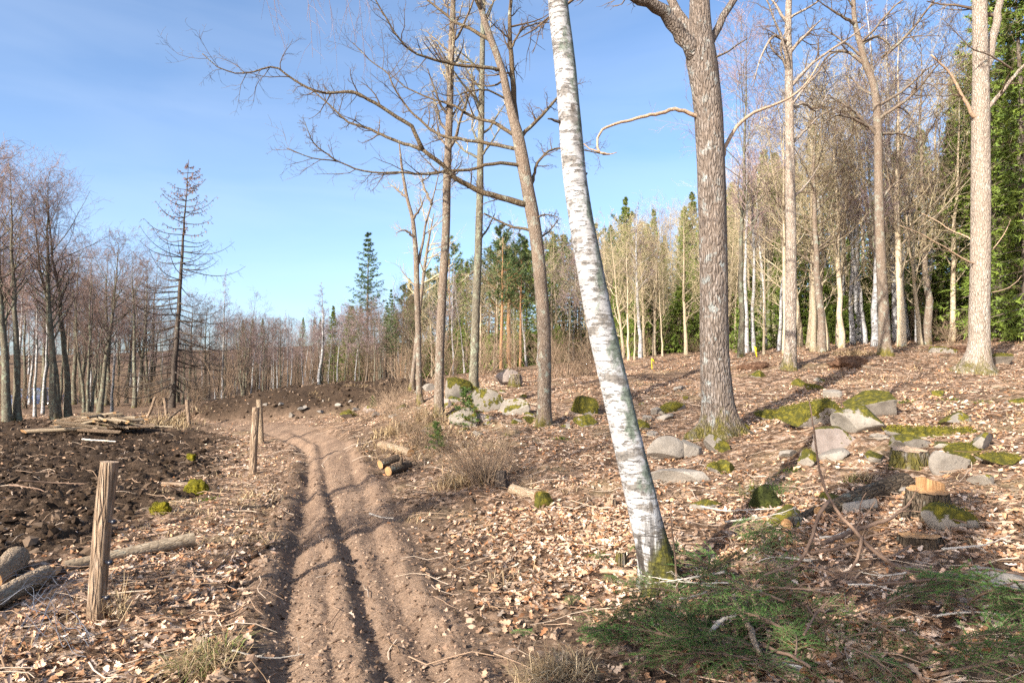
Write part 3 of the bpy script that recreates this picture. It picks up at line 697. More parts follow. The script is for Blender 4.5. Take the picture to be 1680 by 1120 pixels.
# ---- the leaning birch in front
t = HeroTree('birch_tree', (1084, 972))
tag(t.root, 'leaning white birch trunk in front, moss at its foot', 'tree')
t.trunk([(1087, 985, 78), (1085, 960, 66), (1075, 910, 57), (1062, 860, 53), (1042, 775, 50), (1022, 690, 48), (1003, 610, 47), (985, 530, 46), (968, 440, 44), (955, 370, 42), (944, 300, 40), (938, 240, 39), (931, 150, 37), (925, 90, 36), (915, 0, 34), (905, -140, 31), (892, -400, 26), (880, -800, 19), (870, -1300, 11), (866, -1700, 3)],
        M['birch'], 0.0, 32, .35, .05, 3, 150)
t.limb([(928, 206), (915, 199), (905, 196), (899, 195)], 9, 3, -.1, M['dead_spruce'], 6, 6)
t.limb([(944, 300), (957, 292), (963, 284)], 8, 4, .05, M['dead_spruce'], 6, 5)
up = [([(905, -140), (840, -300), (740, -420), (620, -470), (540, -400)], -.4, 15), ([(898, -260), (800, -440), (660, -560), (520, -560), (450, -470)], .8, 14), ([(890, -450), (980, -640), (1120, -760), (1230, -740)], .6, 13),
      ([(884, -650), (800, -820), (700, -900)], -.9, 11), ([(878, -850), (960, -1000), (1060, -1080)], -.5, 9), ([(874, -1000), (790, -1180), (720, -1250)], .5, 8), ([(895, -360), (960, -560), (1000, -800)], 1.2, 12)]
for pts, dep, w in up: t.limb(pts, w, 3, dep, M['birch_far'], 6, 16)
br = t.limbs[2:]
r = R_(5); mb = MB()
P = np.stack([q[0] for q in [(spline(a, 18), b) for a, b in br]]); Rr = np.stack([np.interp(np.linspace(0, 1, 18), np.linspace(0, 1, len(b)), b) for _, b in br])
a, ra = grow(r, P, Rr, 9, .32, (30, 70), .25, 1, 6, .5, -.05, .15, .3); add_tubes(mb, a, ra, 4)
b, rb = grow(r, a, ra, 3, .5, (20, 60), .3, 1, 7, .5, -.35, .1, .4, rmin=.0016); add_tubes(mb, b, rb, 3)
hang = [(450, 40, -70), (437, 20, -60), (505, 55, -60), (540, 40, -80), (512, 15, -90), (570, 30, -60), (590, 70, -70), (600, 20, -80)]
hp = []
for i, (x0, y1, y0) in enumerate(hang):   # the long weeping twigs that hang into view
    pts = t.local([(x0 - 8, -420), (x0 - 4, y0), (x0, 0), (x0 + 6, y1), (x0 + r.uniform(8, 22), y1 + 40)], .5 * math.sin(i * 2.1)); hp.append(spline(pts, 12))
hp = np.array(hp); hr = np.repeat(np.linspace(.004, .0013, 12)[None], len(hp), 0); add_tubes(mb, hp, hr, 3)
c, rc = grow(r, hp, hr, 12, .10, (20, 50), .45, 1, 4, .7, -.25, .1, .6, rmin=.0011); add_tubes(mb, c, rc, 3)
obj('crown', mb.mesh('crown', M['twig_purple']), t.root)

# ---- the big oak
t = HeroTree('oak_tree', (1182, 712))
tag(t.root, 'thick rough-barked oak forking at the top edge, right of the birch', 'tree')
t.trunk([(1181, 715, 74), (1180, 690, 62), (1177, 660, 55), (1174, 620, 51), (1172, 560, 48), (1171, 480, 47), (1170, 400, 47), (1167, 300, 48), (1163, 200, 48), (1156, 130, 50), (1150, 90, 52), (1149, 50, 40), (1148, 0, 34), (1149, -90, 30), (1152, -250, 24), (1150, -450, 14), (1150, -600, 4)],
        M['oak_bark'], 0, 30, .55, .045, 7, 140)
B = M['oak_limb']
t.limb([(1150, 100), (1118, 60), (1095, 28), (1066, 6), (1030, -6), (980, -20), (900, -70), (830, -160)], 30, 8, -.9, M['oak_bark'], 12, 26)
t.limb([(1140, 60), (1118, 30), (1102, 0), (1085, -60), (1060, -160), (1050, -300)], 20, 6, .8, M['oak_bark'], 10, 22)
t.limb([(1163, 95), (1176, 50), (1190, 22), (1206, -5), (1235, -70), (1290, -170), (1320, -280)], 17, 5, .5, M['oak_bark'], 10, 22)
t.limb([(1152, -100), (1200, -200), (1280, -290)], 14, 4, -.7, M['oak_bark'], 8, 14)
for f in (t.limb([(1140, 190), (1122, 182), (1103, 180), (1080, 187), (1060, 190), (1035, 197), (1008, 204), (990, 212), (981, 226), (980, 243), (988, 253), (1000, 253)], 8.5, 4, -.5, M['dead_wood'], 8, 30),
          t.limb([(1184, 262), (1192, 236), (1206, 212), (1220, 198), (1234, 186), (1260, 176), (1288, 165), (1312, 148), (1332, 124), (1345, 100)], 9, 3, .8, M['dead_wood'], 8, 28)):
    f['label'] = 'barkless dead branch, pale brown'
t.limb([(985, 251), (1000, 253), (1012, 250)], 4, 1.5, -.5, M['dead_wood'], 5, 6, -.5)
t.limb([(984, 250), (975, 247), (966, 243), (958, 236)], 4, 2, -.45, M['dead_wood'], 5, 6, -.5)
t.limb([(1175, 94), (1195, 84), (1212, 72), (1226, 64)], 5, 2, -.5, B, 6, 8)
t.crown(M['twig_dark'], 31, (8, 6, 3), (.28, .42, .5), .03, use=t.limbs[:4])

# ---- the leaning oak with limbs reaching left
t = HeroTree('leaning_oak_tree', (893, 700))
tag(t.root, 'leaning bare tree with long limbs reaching left, just left of the birch', 'tree')
t.trunk([(893, 704, 28), (893, 690, 24.5), (893, 640, 22.5), (893, 560, 22), (889, 490, 21.5), (882, 410, 21.5), (874, 355, 22), (864, 300, 21), (857, 262, 21), (850, 225, 20), (842, 195, 16), (834, 165, 14), (826, 125, 12.5), (815, 90, 11.5), (800, 50, 11), (788, 10, 10), (770, -60, 8), (755, -150, 5), (748, -230, 2)],
        M['ash_bark'], 0, 20, .35, .05, 13, 110)
LB = M['oak_limb']
LB2 = M['oak_limb']
for i, (pts, w0, w1, dep) in enumerate([
    ([(853, 240), (849, 215), (845, 180), (840, 130), (838, 80), (836, 30), (842, -30), (850, -120)], 13, 4, .5),
    ([(864, 333), (840, 330), (808, 319), (783, 311), (758, 299), (742, 290), (731, 276), (712, 260), (694, 246)], 12.5, 8, -.6),
    ([(694, 246), (686, 230), (680, 214), (666, 202), (651, 193), (633, 180), (616, 170), (596, 158), (576, 150), (553, 153), (530, 152), (505, 145), (483, 132), (466, 120), (451, 109), (432, 113), (419, 118), (400, 120), (383, 120), (370, 116), (358, 111), (344, 99), (332, 88)], 7.5, 1.6, -1.6),
    ([(694, 246), (668, 237), (640, 228), (618, 217), (596, 208), (576, 203), (562, 193), (551, 182), (537, 169), (523, 157), (505, 143)], 6.5, 2.2, -.2),
    ([(846, 270), (820, 269), (794, 271), (776, 278), (758, 280), (740, 279), (722, 283), (705, 286), (687, 286), (660, 283), (633, 284), (610, 283), (587, 278), (569, 271), (551, 264), (530, 262), (508, 259), (497, 254), (487, 250), (470, 243)], 7, 1.6, -1.2),
    ([(551, 264), (536, 252), (523, 243), (512, 230), (505, 214), (500, 200)], 3, 1.2, -1.3),
    ([(842, 243), (815, 239), (787, 234), (760, 229), (733, 225), (718, 220), (708, 214), (690, 198), (673, 182), (661, 166), (651, 150), (642, 134), (637, 121), (622, 110), (608, 100), (594, 86), (580, 71)], 7.5, 1.6, .9),
    ([(836, 217), (820, 207), (805, 200), (787, 196), (769, 189), (757, 181), (748, 175), (728, 168), (708, 162), (686, 153), (665, 143), (650, 130), (637, 118)], 7.5, 2, 1.4),
    ([(812, 112), (780, 110), (751, 107), (728, 102), (705, 96), (688, 90), (673, 82), (660, 70), (648, 54), (634, 30), (618, 4), (600, -30)], 7, 2, -1.0),
    ([(856, 222), (868, 211), (880, 200), (895, 183), (912, 162), (925, 146), (940, 120)], 8, 3.5, .5),
    ([(872, 316), (875, 294), (880, 271), (888, 259), (898, 250), (908, 245), (919, 243), (935, 240), (950, 244), (966, 248), (985, 252)], 6.5, 2.4, .8),
    ([(800, 64), (776, 51), (751, 39), (726, 20), (701, 0), (670, -30)], 8, 3, .6),
    ([(870, 378), (853, 375), (837, 371), (815, 361), (794, 350)], 6, 3.5, .4),
    ([(838, 80), (856, 50), (875, 40), (905, 36)], 4.5, 2, .5),
    ([(790, 20), (765, -30), (740, -60)], 7, 3, -.8), ([(834, 165), (800, 148), (770, 150), (740, 158), (710, 150)], 4, 1.6, -.7),
    ([(880, 395), (900, 380), (915, 362)], 4, 2, .3), ([(876, 360), (895, 352), (915, 356)], 4, 1.5, -.4), ([(829, 130), (812, 140), (790, 140), (765, 130), (735, 128)], 4, 1.5, .9)]):
    t.limb(pts, w0, w1, dep, LB, 7, 30 if len(pts) > 9 else 16, 0 if i not in (2, 3, 5) else {2: -.6, 3: -.6, 5: -1.0}[i], seed=i)
t.crown(M['twig_dark'], 41, (17, 6, 2), (.17, .42, .55), .05, rmin=.0026)

# ---- slim trees between the leaning oak and the track
def slim(name, label, base, pts, mat, twmat, seed, limbs, k=(7, 6, 3), lw=(5, 1.6), auto=7, trop=.1):
    t = HeroTree(name, base); tag(t.root, label, 'tree')
    t.trunk(pts, mat, 0, 14, .35, .06, seed, 70)
    r = R_(seed)
    for i, (p, dep) in enumerate(limbs): t.limb(p, lw[0], lw[1], dep, mat, 6, 14, seed=seed + i)
    P, Rr = t.tr
    if auto:
        a, ra = grow(r, P[None], Rr[None], auto * 3, .16, (35, 70), .45, .98, 9, .5, trop, .13, .3, prof=lambda q: 1.25 - .8 * q)
        mb = MB(); add_tubes(mb, a, ra, 5)
        obj('branches', mb.mesh('branches', mat), t.root)
        use = t.limbs + list(zip(a, ra))
    else: use = t.limbs
    t.crown(twmat, seed + 1, k, (.3, .45, .5), trop * .5, use=use)
    return t
slim('ash_tree', 'slim straight tree with mossy foot before the mossy boulders', (720, 684), [(720, 686, 19), (720, 670, 16.5), (721, 600, 15), (723, 540, 14.5), (727, 460, 14), (732, 370, 13.5), (733, 300, 13), (737, 200, 12), (739, 130, 11), (741, 60, 10), (744, -20, 8), (746, -120, 6), (748, -240, 2)],
     M['ash_bark'], M['twig_tan'], 51, [([(737, 200), (755, 170), (775, 150)], .4), ([(739, 130), (722, 90), (705, 60)], -.4), ([(733, 300), (745, 285), (756, 270)], .3)])
slim('ash_tree', 'darker straight slim tree rising behind the mossy boulders', (777, 640), [(777, 644, 19), (777, 628, 15.5), (779, 560, 14), (782, 480, 13), (785, 400, 12.5), (787, 330, 12), (788, 260, 11), (790, 180, 10), (791, 100, 9), (793, 0, 8), (794, -100, 5), (796, -200, 2)],
     M['alder_bark'], M['twig_tan'], 54, [([(785, 395), (800, 375), (812, 350)], .4), ([(783, 440), (765, 455), (750, 470)], .3), ([(788, 260), (808, 230), (825, 205)], -.4)])
t = HeroTree('forked_tree', (691, 662)); tag(t.root, 'thin crooked forked tree left of the slim straight pair', 'tree')
t.trunk([(690, 664, 12), (688, 645, 9.5), (687, 600, 9.5), (686, 540, 9.5), (684, 480, 9.5), (683, 430, 9), (681, 400, 8), (677, 360, 6.5), (668, 325, 5.5), (660, 280, 4.5), (655, 235, 2)], M['ash_bark'], 0, 12, .3, .07, 61, 60)
for p, dep in (([(684, 440), (692, 405), (699, 365), (708, 335), (716, 302), (722, 270)], .4), ([(680, 390), (665, 378), (650, 382)], -.3), ([(677, 360), (690, 340), (698, 320)], -.3), ([(668, 325), (650, 310), (636, 300)], .3), ([(708, 335), (695, 305), (690, 280)], .6)):
    t.limb(p, 6, 1.6, dep, M['ash_bark'], 6, 14)
t.crown(M['twig_tan'], 62, (7, 5, 3), (.35, .45, .5), .1)
t = HeroTree('forked_tree', (676, 640)); tag(t.root, 'short leaning mossy-footed stem joining the crooked forked tree', 'tree')
t.trunk([(674, 642, 11), (676, 630, 8), (679, 600, 7), (683, 560, 6.5), (688, 510, 6), (694, 460, 5.5), (699, 420, 4.5), (706, 380, 3), (712, 350, 1.5)], M['ash_bark'], 0, 12, .3, .07, 63, 50)
t.limbs.append(t.tr); t.crown(M['twig_tan'], 64, (14, 5, 3), (.16, .45, .5), .1, t0=.5)

# ---- trees at the edge of the right-hand wood
slim('oak_tree', 'straight pale-barked oak between thick oak and far-right oak', (1296, 606), [(1294, 610, 30), (1296, 595, 23), (1297, 540, 19.5), (1298, 470, 18.5), (1298, 400, 18), (1297, 330, 17.5), (1296, 250, 16), (1295, 180, 15), (1294, 110, 14), (1293, 50, 12), (1295, -20, 10), (1300, -120, 7), (1300, -260, 2)],
     M['pale_bark'], M['twig_dark'], 71, [([(1295, 120), (1284, 95), (1282, 70), (1295, 40)], -.4), ([(1295, 180), (1318, 170), (1340, 182), (1360, 150)], .5), ([(1297, 240), (1320, 215), (1345, 190), (1370, 178)], .6), ([(1294, 70), (1270, 60), (1250, 90), (1238, 130)], -.8), ([(1294, 90), (1320, 60), (1350, 30)], -.6), ([(1293, 40), (1270, 5), (1250, -30)], .4), ([(1297, 330), (1325, 300), (1345, 270)], .4)], k=(8, 6, 3), lw=(7, 2), auto=6, trop=.02)
slim('oak_tree', 'crooked grey oak whose top bends left at the right wood edge', (1454, 582), [(1454, 586, 26), (1452, 570, 22), (1450, 520, 20), (1447, 460, 18), (1444, 400, 17), (1442, 330, 16), (1441, 270, 15), (1440, 220, 15), (1438, 170, 14), (1432, 135, 13), (1420, 105, 12), (1412, 75, 11), (1403, 40, 9), (1400, 0, 8), (1400, -80, 6), (1395, -200, 2)],
     M['ash_bark'], M['twig_dark'], 75, [([(1440, 175), (1480, 150), (1520, 115), (1550, 95)], .6), ([(1446, 95), (1470, 75), (1495, 50), (1532, 2), (1560, -40)], -.6), ([(1424, 110), (1390, 85), (1360, 90), (1340, 120), (1310, 150)], .5), ([(1440, 215), (1400, 195), (1370, 190), (1340, 215)], -.7), ([(1444, 220), (1480, 220), (1505, 232)], .5), ([(1405, 40), (1370, 20), (1340, 0)], -.5), ([(1442, 330), (1470, 300), (1500, 290)], .5), ([(1412, 75), (1440, 60), (1462, 80), (1446, 100)], -.3)], k=(8, 6, 3), lw=(7.5, 2), auto=5, trop=.02)
t = HeroTree('oak_tree', (1604, 612)); tag(t.root, 'tall pale oak at the far right with broad mossy foot', 'tree')
t.trunk([(1600, 618, 78), (1602, 600, 56), (1606, 570, 40), (1607, 520, 36.5), (1608, 450, 35.5), (1609, 380, 35), (1609, 300, 34), (1609, 230, 33), (1609, 180, 32), (1609, 120, 29), (1608, 60, 27), (1607, 0, 26), (1606, -80, 22), (1606, -200, 17), (1604, -360, 9), (1604, -480, 2)],
        M['pale_bark'], 0, 26, .5, .04, 81, 130)
for i, (p, w0, w1, dep, mt) in enumerate([
    ([(1613, 130), (1622, 100), (1628, 70), (1634, 35), (1641, 0), (1655, -60), (1680, -150)], 22, 8, .6, 'pale_bark'), ([(1616, 185), (1632, 165), (1648, 145), (1666, 122), (1684, 104), (1720, 70)], 11, 4, -.6, 'pale_bark'),
    ([(1595, 190), (1588, 172), (1576, 152), (1564, 130), (1554, 115), (1540, 102), (1528, 90)], 9, 4, -.4, 'dead_wood'), ([(1591, 430), (1570, 418), (1550, 405), (1530, 395), (1508, 382), (1476, 370)], 4, 1.4, -.6, 'dead_wood'),
    ([(1602, 402), (1585, 388), (1560, 378), (1540, 364), (1512, 350)], 4, 1.4, .5, 'dead_wood'), ([(1662, 115), (1640, 100), (1618, 88), (1595, 80), (1570, 55), (1545, 30)], 4.5, 1.6, -.8, 'ash_bark'),
    ([(1624, 412), (1640, 395), (1652, 375), (1658, 360)], 3, 1.4, .4, 'dead_wood'), ([(1560, 140), (1545, 139), (1532, 138)], 3, 1.5, -.4, 'dead_wood'), ([(1606, -60), (1560, -140), (1500, -200)], 13, 4, -.8, 'pale_bark'),
    ([(1625, 480), (1650, 474), (1668, 462), (1676, 452)], 2.6, 1.2, .3, 'dead_wood'), ([(1606, 80), (1585, 95), (1560, 120)], 4, 1.6, .5, 'ash_bark')]):
    t.limb(p, w0, w1, dep, M[mt], 8, 18, seed=i)
t.crown(M['twig_dark'], 82, (6, 5, 3), (.30, .42, .5), .03)

# ------------------------------------------------------------------ trees of the woods behind: one of each kind, then copies
def wood_tree(name, seed, h, r0, mat, tw, clear=.3, k=(26, 7, 4, 3), L1=.26, ang=(35, 60), trop=.14, trop2=.04, prof=None, stems=1, lean=0.0, rmin=.005):
    r = R_(seed); root = empty(name, (0, 0, -100))
    mb = MB(); cr = MB()
    for s in range(stems):
        n = 14; z = np.linspace(-.2, h * (1 - .12 * s), n); a = r.uniform(0, 6.28) if stems == 1 else s * 6.28 / stems + r.uniform(-.4, .4)
        sp = lean * h if stems == 1 else (.10 + .05 * r.random()) * h
        off = (np.clip(z, 0, None) / h) ** 1.3 * sp
        P = np.stack([np.cos(a) * off + np.cumsum(r.normal(0, .022 * h / 14 * 2, n)), np.sin(a) * off + np.cumsum(r.normal(0, .022 * h / 14 * 2, n)), z], 1)
        if stems > 1: P[:, 0] += np.cos(a) * .12; P[:, 1] += np.sin(a) * .12
        Rr = r0 * np.clip(1 - np.linspace(0, 1, n) ** 1.1, .04, 1) * (1.0 if stems == 1 else .75); Rr[0] *= 1.35; Rr[1] *= 1.12
        V, Q, _ = tubes(P[None], Rr[None], 9); mb.add(V, Q)
        pf = prof or (lambda q: np.sin(np.clip((q - clear) / (1 - clear), 0, 1) * 2.6 + .45))
        a1, r1 = grow(r, P[None], Rr[None], k[0], L1, ang, clear, .99, 7, .42, trop, .10, .25, prof=pf, rmin=rmin * 1.8); add_tubes(cr, a1, r1, 4, 0)
        a2, r2 = grow(r, a1, r1, k[1], .42, (30, 60), .2, 1, 5, .55, trop2, .14, .35, rmin=rmin); add_tubes(cr, a2, r2, 3, 1)
        a3, r3 = grow(r, a2, r2, k[2], .5, (25, 60), .2, 1, 3, .7, trop2, .16, .5, rmin=rmin * .8); add_tubes(cr, a3, r3, 3, 1)
        if k[3]:
            a4, r4 = grow(r, a3, r3, k[3], .6, (25, 60), .2, 1, 2, .8, trop2, .1, .6, rmin=rmin * .7); add_tubes(cr, a4, r4, 3, 1)
    obj('trunk', mb.mesh('trunk', mat), root); obj('crown', cr.mesh('crown', [mat, tw]), root)
    return root
def spray(mb, r, P, R, per, ln, w, droop=.0, m=0):
    """ragged needle clumps along twigs P (B,n,3)"""
    B = len(P); idx = np.repeat(np.arange(B), per); t = r.random(B * per) ** .8
    pos, tan, _ = lerp_path(P[idx], R[idx], t)
    v = r.normal(size=(B * per, 3)); v[:, 2] -= droop; d = nrm(tan * .7 + nrm(v) * .9)
    s = nrm(np.cross(d, r.normal(size=d.shape))) * w * r.uniform(.6, 1.3, (B * per, 1)); l = ln * r.uniform(.6, 1.35, (B * per, 1))
    V = np.stack([pos - s, pos + s, pos + d * l], 1).reshape(-1, 3)
    mb.add(V, None, np.arange(B * per * 3).reshape(-1, 3), None, m)
def spruce_tree(name, seed, h, r0, w, whorl=.36, clear=.02, per=9, nm='spruce_needles', up=0.0, k2=9):
    r = R_(seed); root = empty(name, (0, 0, -100))
    z = np.linspace(-.2, h, 12); P = np.stack([r.normal(0, .02, 12), r.normal(0, .02, 12), z], 1); Rr = r0 * np.clip(1 - np.linspace(0, 1, 12), .03, 1)
    tb = MB(); V, Q, _ = tubes(P[None], Rr[None], 8); tb.add(V, Q)
    zs = np.arange(h * clear + .2, h - .15, whorl); BP = []; BR = []
    for zz in zs:
        u = zz / h; nb = r.integers(4, 7); a0 = r.uniform(0, 6.28)
        for q in range(nb):
            a = a0 + q * 6.28 / nb + r.normal(0, .25); ln = max(.12, w * (1 - u) ** .85 * r.uniform(.7, 1.15)) * (1 if u > .12 else .5 + u * 4)
            d0 = .55 * u - .1 + up; n = 6; s = np.linspace(0, 1, n)
            rad = ln * s; dz = ln * (d0 * s - (.55 - .45 * u) * s ** 1.5 + .30 * s ** 3)
            BP.append(np.stack([np.cos(a) * rad, np.sin(a) * rad, zz + r.uniform(-.1, .1) + dz], 1)); BR.append(np.linspace(.022, .005, n) * (1.2 - u))
    BP, BR = np.array(BP), np.array(BR); cr = MB(); add_tubes(cr, BP, BR, 3, 0)
    a2, r2 = grow(r, BP, BR, k2, .36, (45, 75), .12, 1, 3, .6, -.12, .1, .5, flat=.75, prof=lambda q: 1.25 - .8 * q, rmin=.004)
    spray(cr, r, a2, r2, int(per * 1.5), .14, .022, .35, 1); spray(cr, r, BP, BR, per * 2, .13, .022, .2, 1)
    obj('trunk', tb.mesh('trunk', M['spruce_bark']), root); obj('crown', cr.mesh('crown', [M['spruce_bark'], M[nm]], False), root)
    return root
def pine_tree(name, seed, h, r0, clear=.5, w=2.0):
    r = R_(seed); root = empty(name, (0, 0, -100)); n = 12
    z = np.linspace(-.2, h, n); P = np.stack([np.cumsum(r.normal(0, .03, n)), np.cumsum(r.normal(0, .03, n)), z], 1); Rr = r0 * np.clip(1 - np.linspace(0, 1, n) ** 1.3, .04, 1)
    tb = MB(); V, Q, _ = tubes(P[None], Rr[None], 9); tb.add(V, Q)
    cr = MB(); a1, r1 = grow(r, P[None], Rr[None], int(46 * (1 - clear) + 14), w / h, (60, 88), clear, .99, 6, .4, .16, .08, .4, prof=lambda q: np.clip(1.7 * (1.03 - (q - clear) / (1 - clear)) ** .7, .2, 1.3), rmin=.008)
    add_tubes(cr, a1, r1, 4, 0)
    a2, r2 = grow(r, a1, r1, 11, .34, (30, 65), .25, 1, 3, .6, .08, .1, .6, rmin=.005); add_tubes(cr, a2, r2, 3, 0)
    spray(cr, r, a2, r2, 30, .19, .020, -.15, 1)
    obj('trunk', tb.mesh('trunk', M['pine_bark']), root); obj('crown', cr.mesh('crown', [M['pine_bark'], M['pine_needles']], False), root)
    return root
conic = lambda q: np.clip(1.45 * (1.02 - q), .12, 1)
PROTO = {
    'alder': [wood_tree('alder_tree', 101, 10, .15, M['alder_bark'], M['twig_red'], .32, (30, 8, 4, 3), .26, (32, 58), .10, .03),
              wood_tree('alder_tree', 102, 10, .14, M['alder_bark'], M['twig_red'], .42, (26, 8, 4, 3), .24, (30, 55), .12, .03, lean=.10),
              wood_tree('alder_clump', 103, 9, .12, M['alder_bark'], M['twig_red'], .35, (12, 7, 4, 3), .25, (30, 55), .12, .04, stems=4)],
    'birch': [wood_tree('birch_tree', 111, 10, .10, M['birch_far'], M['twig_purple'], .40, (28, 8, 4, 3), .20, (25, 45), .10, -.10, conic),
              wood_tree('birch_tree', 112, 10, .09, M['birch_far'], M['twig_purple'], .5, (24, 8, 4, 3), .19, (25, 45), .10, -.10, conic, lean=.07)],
    'tan': [wood_tree('bare_tree', 121, 10, .11, M['tan_bark'], M['twig_tan'], .22, (26, 7, 4, 1), .30, (28, 50), .14, .05, lean=.05),
            wood_tree('bare_tree', 122, 10, .10, M['tan_bark'], M['twig_tan'], .35, (24, 7, 4, 1), .30, (30, 60), .10, .05),
            wood_tree('bare_tree', 123, 10, .11, M['tan_bark'], M['twig_tan'], .15, (26, 7, 4, 1), .32, (40, 65), .10, .04, lean=.12)],
    'grey': [wood_tree('bare_tree', 131, 10, .10, M['ash_bark'], M['twig_dark'], .3, (28, 8, 4, 3), .28, (35, 65), .10, .04),
             wood_tree('bare_tree', 132, 10, .09, M['alder_bark'], M['twig_purple'], .35, (28, 8, 4, 3), .25, (30, 55), .12, .04, lean=.05)],
    'spruce': [spruce_tree('spruce_tree', 141, 12, .16, 2.3), spruce_tree('spruce_tree', 142, 12, .15, 1.8, .33), spruce_tree('spruce_tree', 143, 9, .12, 2.0, .30, .02, 10)],
    'conifer': [spruce_tree('fir_tree', 171, 12, .13, 2.3, .42, .34, 8, 'pine_needles', .12, 7)],
    'pine': [pine_tree('pine_tree', 151, 12, .15, .55, 2.0), pine_tree('pine_tree', 152, 12, .14, .42, 1.7)],
}
HT = {'alder': (10, 10, 9), 'birch': (10, 10), 'tan': (10, 10, 10), 'grey': (10, 10), 'spruce': (12, 12, 9), 'pine': (12, 12), 'conifer': (12,)}
ORD = 'first second third fourth fifth sixth seventh eighth ninth tenth eleventh twelfth thirteenth fourteenth fifteenth sixteenth seventeenth eighteenth nineteenth twentieth twenty-first twenty-second twenty-third twenty-fourth twenty-fifth twenty-sixth twenty-seventh twenty-eighth twenty-ninth thirtieth thirty-first thirty-second thirty-third thirty-fourth thirty-fifth'.split()
PLACED = []
used = set()
def plant(kind, v, p, h, rotz, zone, label=None, sxy=None, tilt=(0, 0)):
    src = PROTO[kind][v]; s = h / HT[kind][v]; sx = s if sxy is None else sxy
    p = np.array(p, float); p[2] -= .05
    o = copy_tree(src, p, rotz, (sx, sx, s), tilt)
    PLACED.append((zone, kind, p[0] / max(p[1], .1), p[1], o, label)); return o
NAMES = {'alder': 'bare brown alder', 'birch': 'white-stemmed birch', 'tan': 'tan-barked bare tree', 'grey': 'grey bare tree', 'spruce': 'green spruce', 'pine': 'orange-trunked pine', 'conifer': 'slender conifer'}
ZT = {'left': 'in the left wood behind the log pile', 'mid': 'in the wood beyond the soil mound', 'centre': 'in the wood behind the boulders', 'right': 'in the wood behind the thick oak', 'edge': 'in the wood by the far-right oak'}

def top_h(p, py): return max(1.0, at(840, py, p[1])[2] - p[2])
r = R_(200)
# left group in front of the log pile, read one by one: base px, base py, top px offset, top py
for i, (px, Y, ty, kind, v, tl, lab) in enumerate([
    (14, 22.5, 250, 'alder', 0, (0, .05), 'thickest dark alder at the left picture edge with mossy foot'), (36, 23.0, 285, 'alder', 1, (0, .04), 'mossy green-stemmed alder, second from the left picture edge'),
    (61, 24.5, 430, 'birch', 0, (0, -.01), 'thin white birch stem between the mossy alders and dark alder'), (72, 27, 400, 'birch', 1, (0, .0), 'slightly bowed white birch stem beside the thin one'),
    (90, 23.5, 290, 'alder', 0, (0, .04), 'dark straight alder left of the log pile'), (103, 24.2, 330, 'alder', 1, (0, .05), 'slender alder stem close beside the dark straight alder'),
    (119, 24.5, 310, 'alder', 1, (0, .02), 'greenish alder directly behind the left end of the log pile'), (147, 25.5, 400, 'alder', 2, (0, .03), 'many-stemmed alder clump fanning out behind the log pile'),
    (168, 27.0, 380, 'alder', 0, (0, .06), 'yellowish alder leaning right behind the log pile'), (186, 27.5, 440, 'birch', 0, (0, .05), 'white birch leaning right behind the log pile'),
    (-40, 24, 230, 'alder', 0, (0, .06), 'dark alder reaching in over the left picture edge'), (222, 33, 410, 'alder', 1, (0, .02), 'brown alder left of the dead spruce'), (232, 36, 430, 'alder', 0, (0, .02), 'dense brown alder just left of the dead spruce'),
    (366, 37, 440, 'birch', 0, (0, .03), 'lone white birch right of the dead spruce'), (345, 40, 500, 'grey', 0, (0, 0), None), (400, 36, 480, 'alder', 2, (0, 0), 'small many-stemmed clump right of the lone white birch')]):
    p = GD(px, Y); plant(kind, v, p, top_h(p, ty), r.uniform(0, 6.28), 'left', lab, tilt=tl)
def rowof(zone, n, px0, px1, d0, d1, kinds, top, jit=25, seed=0, smin=.8):
    q = R_(seed)
    for i in range(n):
        px = px0 + (px1 - px0) * (i + q.random()) / n; Y = d0 + (d1 - d0) * q.random() ** .8
        p = GD(px, Y); kind = q.choice([k for k, _ in kinds], p=[w for _, w in kinds]); v = int(q.integers(0, len(PROTO[kind])))
        ty = np.interp(px, [a for a, _ in top], [b for _, b in top]) + q.normal(0, jit) + (20 if kind in ('tan', 'grey') else 0)
        h = min(18, max(4.0, top_h(p, ty)))
        plant(str(kind), v, p, h, q.uniform(0, 6.28), zone, None, min(h / HT[kind][v] * q.uniform(.9, 1.15), 1.5), (q.normal(0, .02), q.normal(0, .03)))
TL = [(-150, 330), (0, 400), (120, 440), (200, 450), (280, 500), (400, 530), (450, 545), (520, 520), (600, 520), (680, 475), (760, 435), (850, 405), (950, 392), (1000, 370), (1100, 360), (1200, 300), (1300, 250), (1400, 230), (1550, 190), (1700, 150), (1850, 120)]
rowof('left', 46, -160, 440, 31, 44, [('alder', .5), ('birch', .25), ('grey', .25)], TL, 30, 301)
rowof('left', 40, -220, 460, 44, 66, [('alder', .5), ('birch', .25), ('grey', .25)], [(x, y + 30) for x, y in TL], 25, 302)
rowof('mid', 34, 400, 690, 31, 44, [('birch', .45), ('grey', .35), ('alder', .2)], TL, 22, 303)
rowof('mid', 40, 380, 720, 44, 66, [('birch', .3), ('grey', .5), ('alder', .2)], TL, 18, 304)
rowof('centre', 30, 640, 1010, 30, 42, [('tan', .45), ('grey', .25), ('pine', .12), ('birch', .18)], TL, 30, 305)
rowof('centre', 34, 640, 1040, 42, 60, [('tan', .2), ('spruce', .45), ('pine', .35)], TL, 30, 306)
rowof('right', 34, 985, 1260, 27, 37, [('tan', .72), ('birch', .18), ('grey', .10)], TL, 35, 307)
rowof('right', 12, 990, 1290, 31, 38, [('spruce', 1.0)], [(x, y + 70) for x, y in TL], 40, 317)
rowof('edge', 12, 1230, 1560, 25, 31, [('spruce', 1.0)], [(x, y + 180) for x, y in TL], 60, 318)
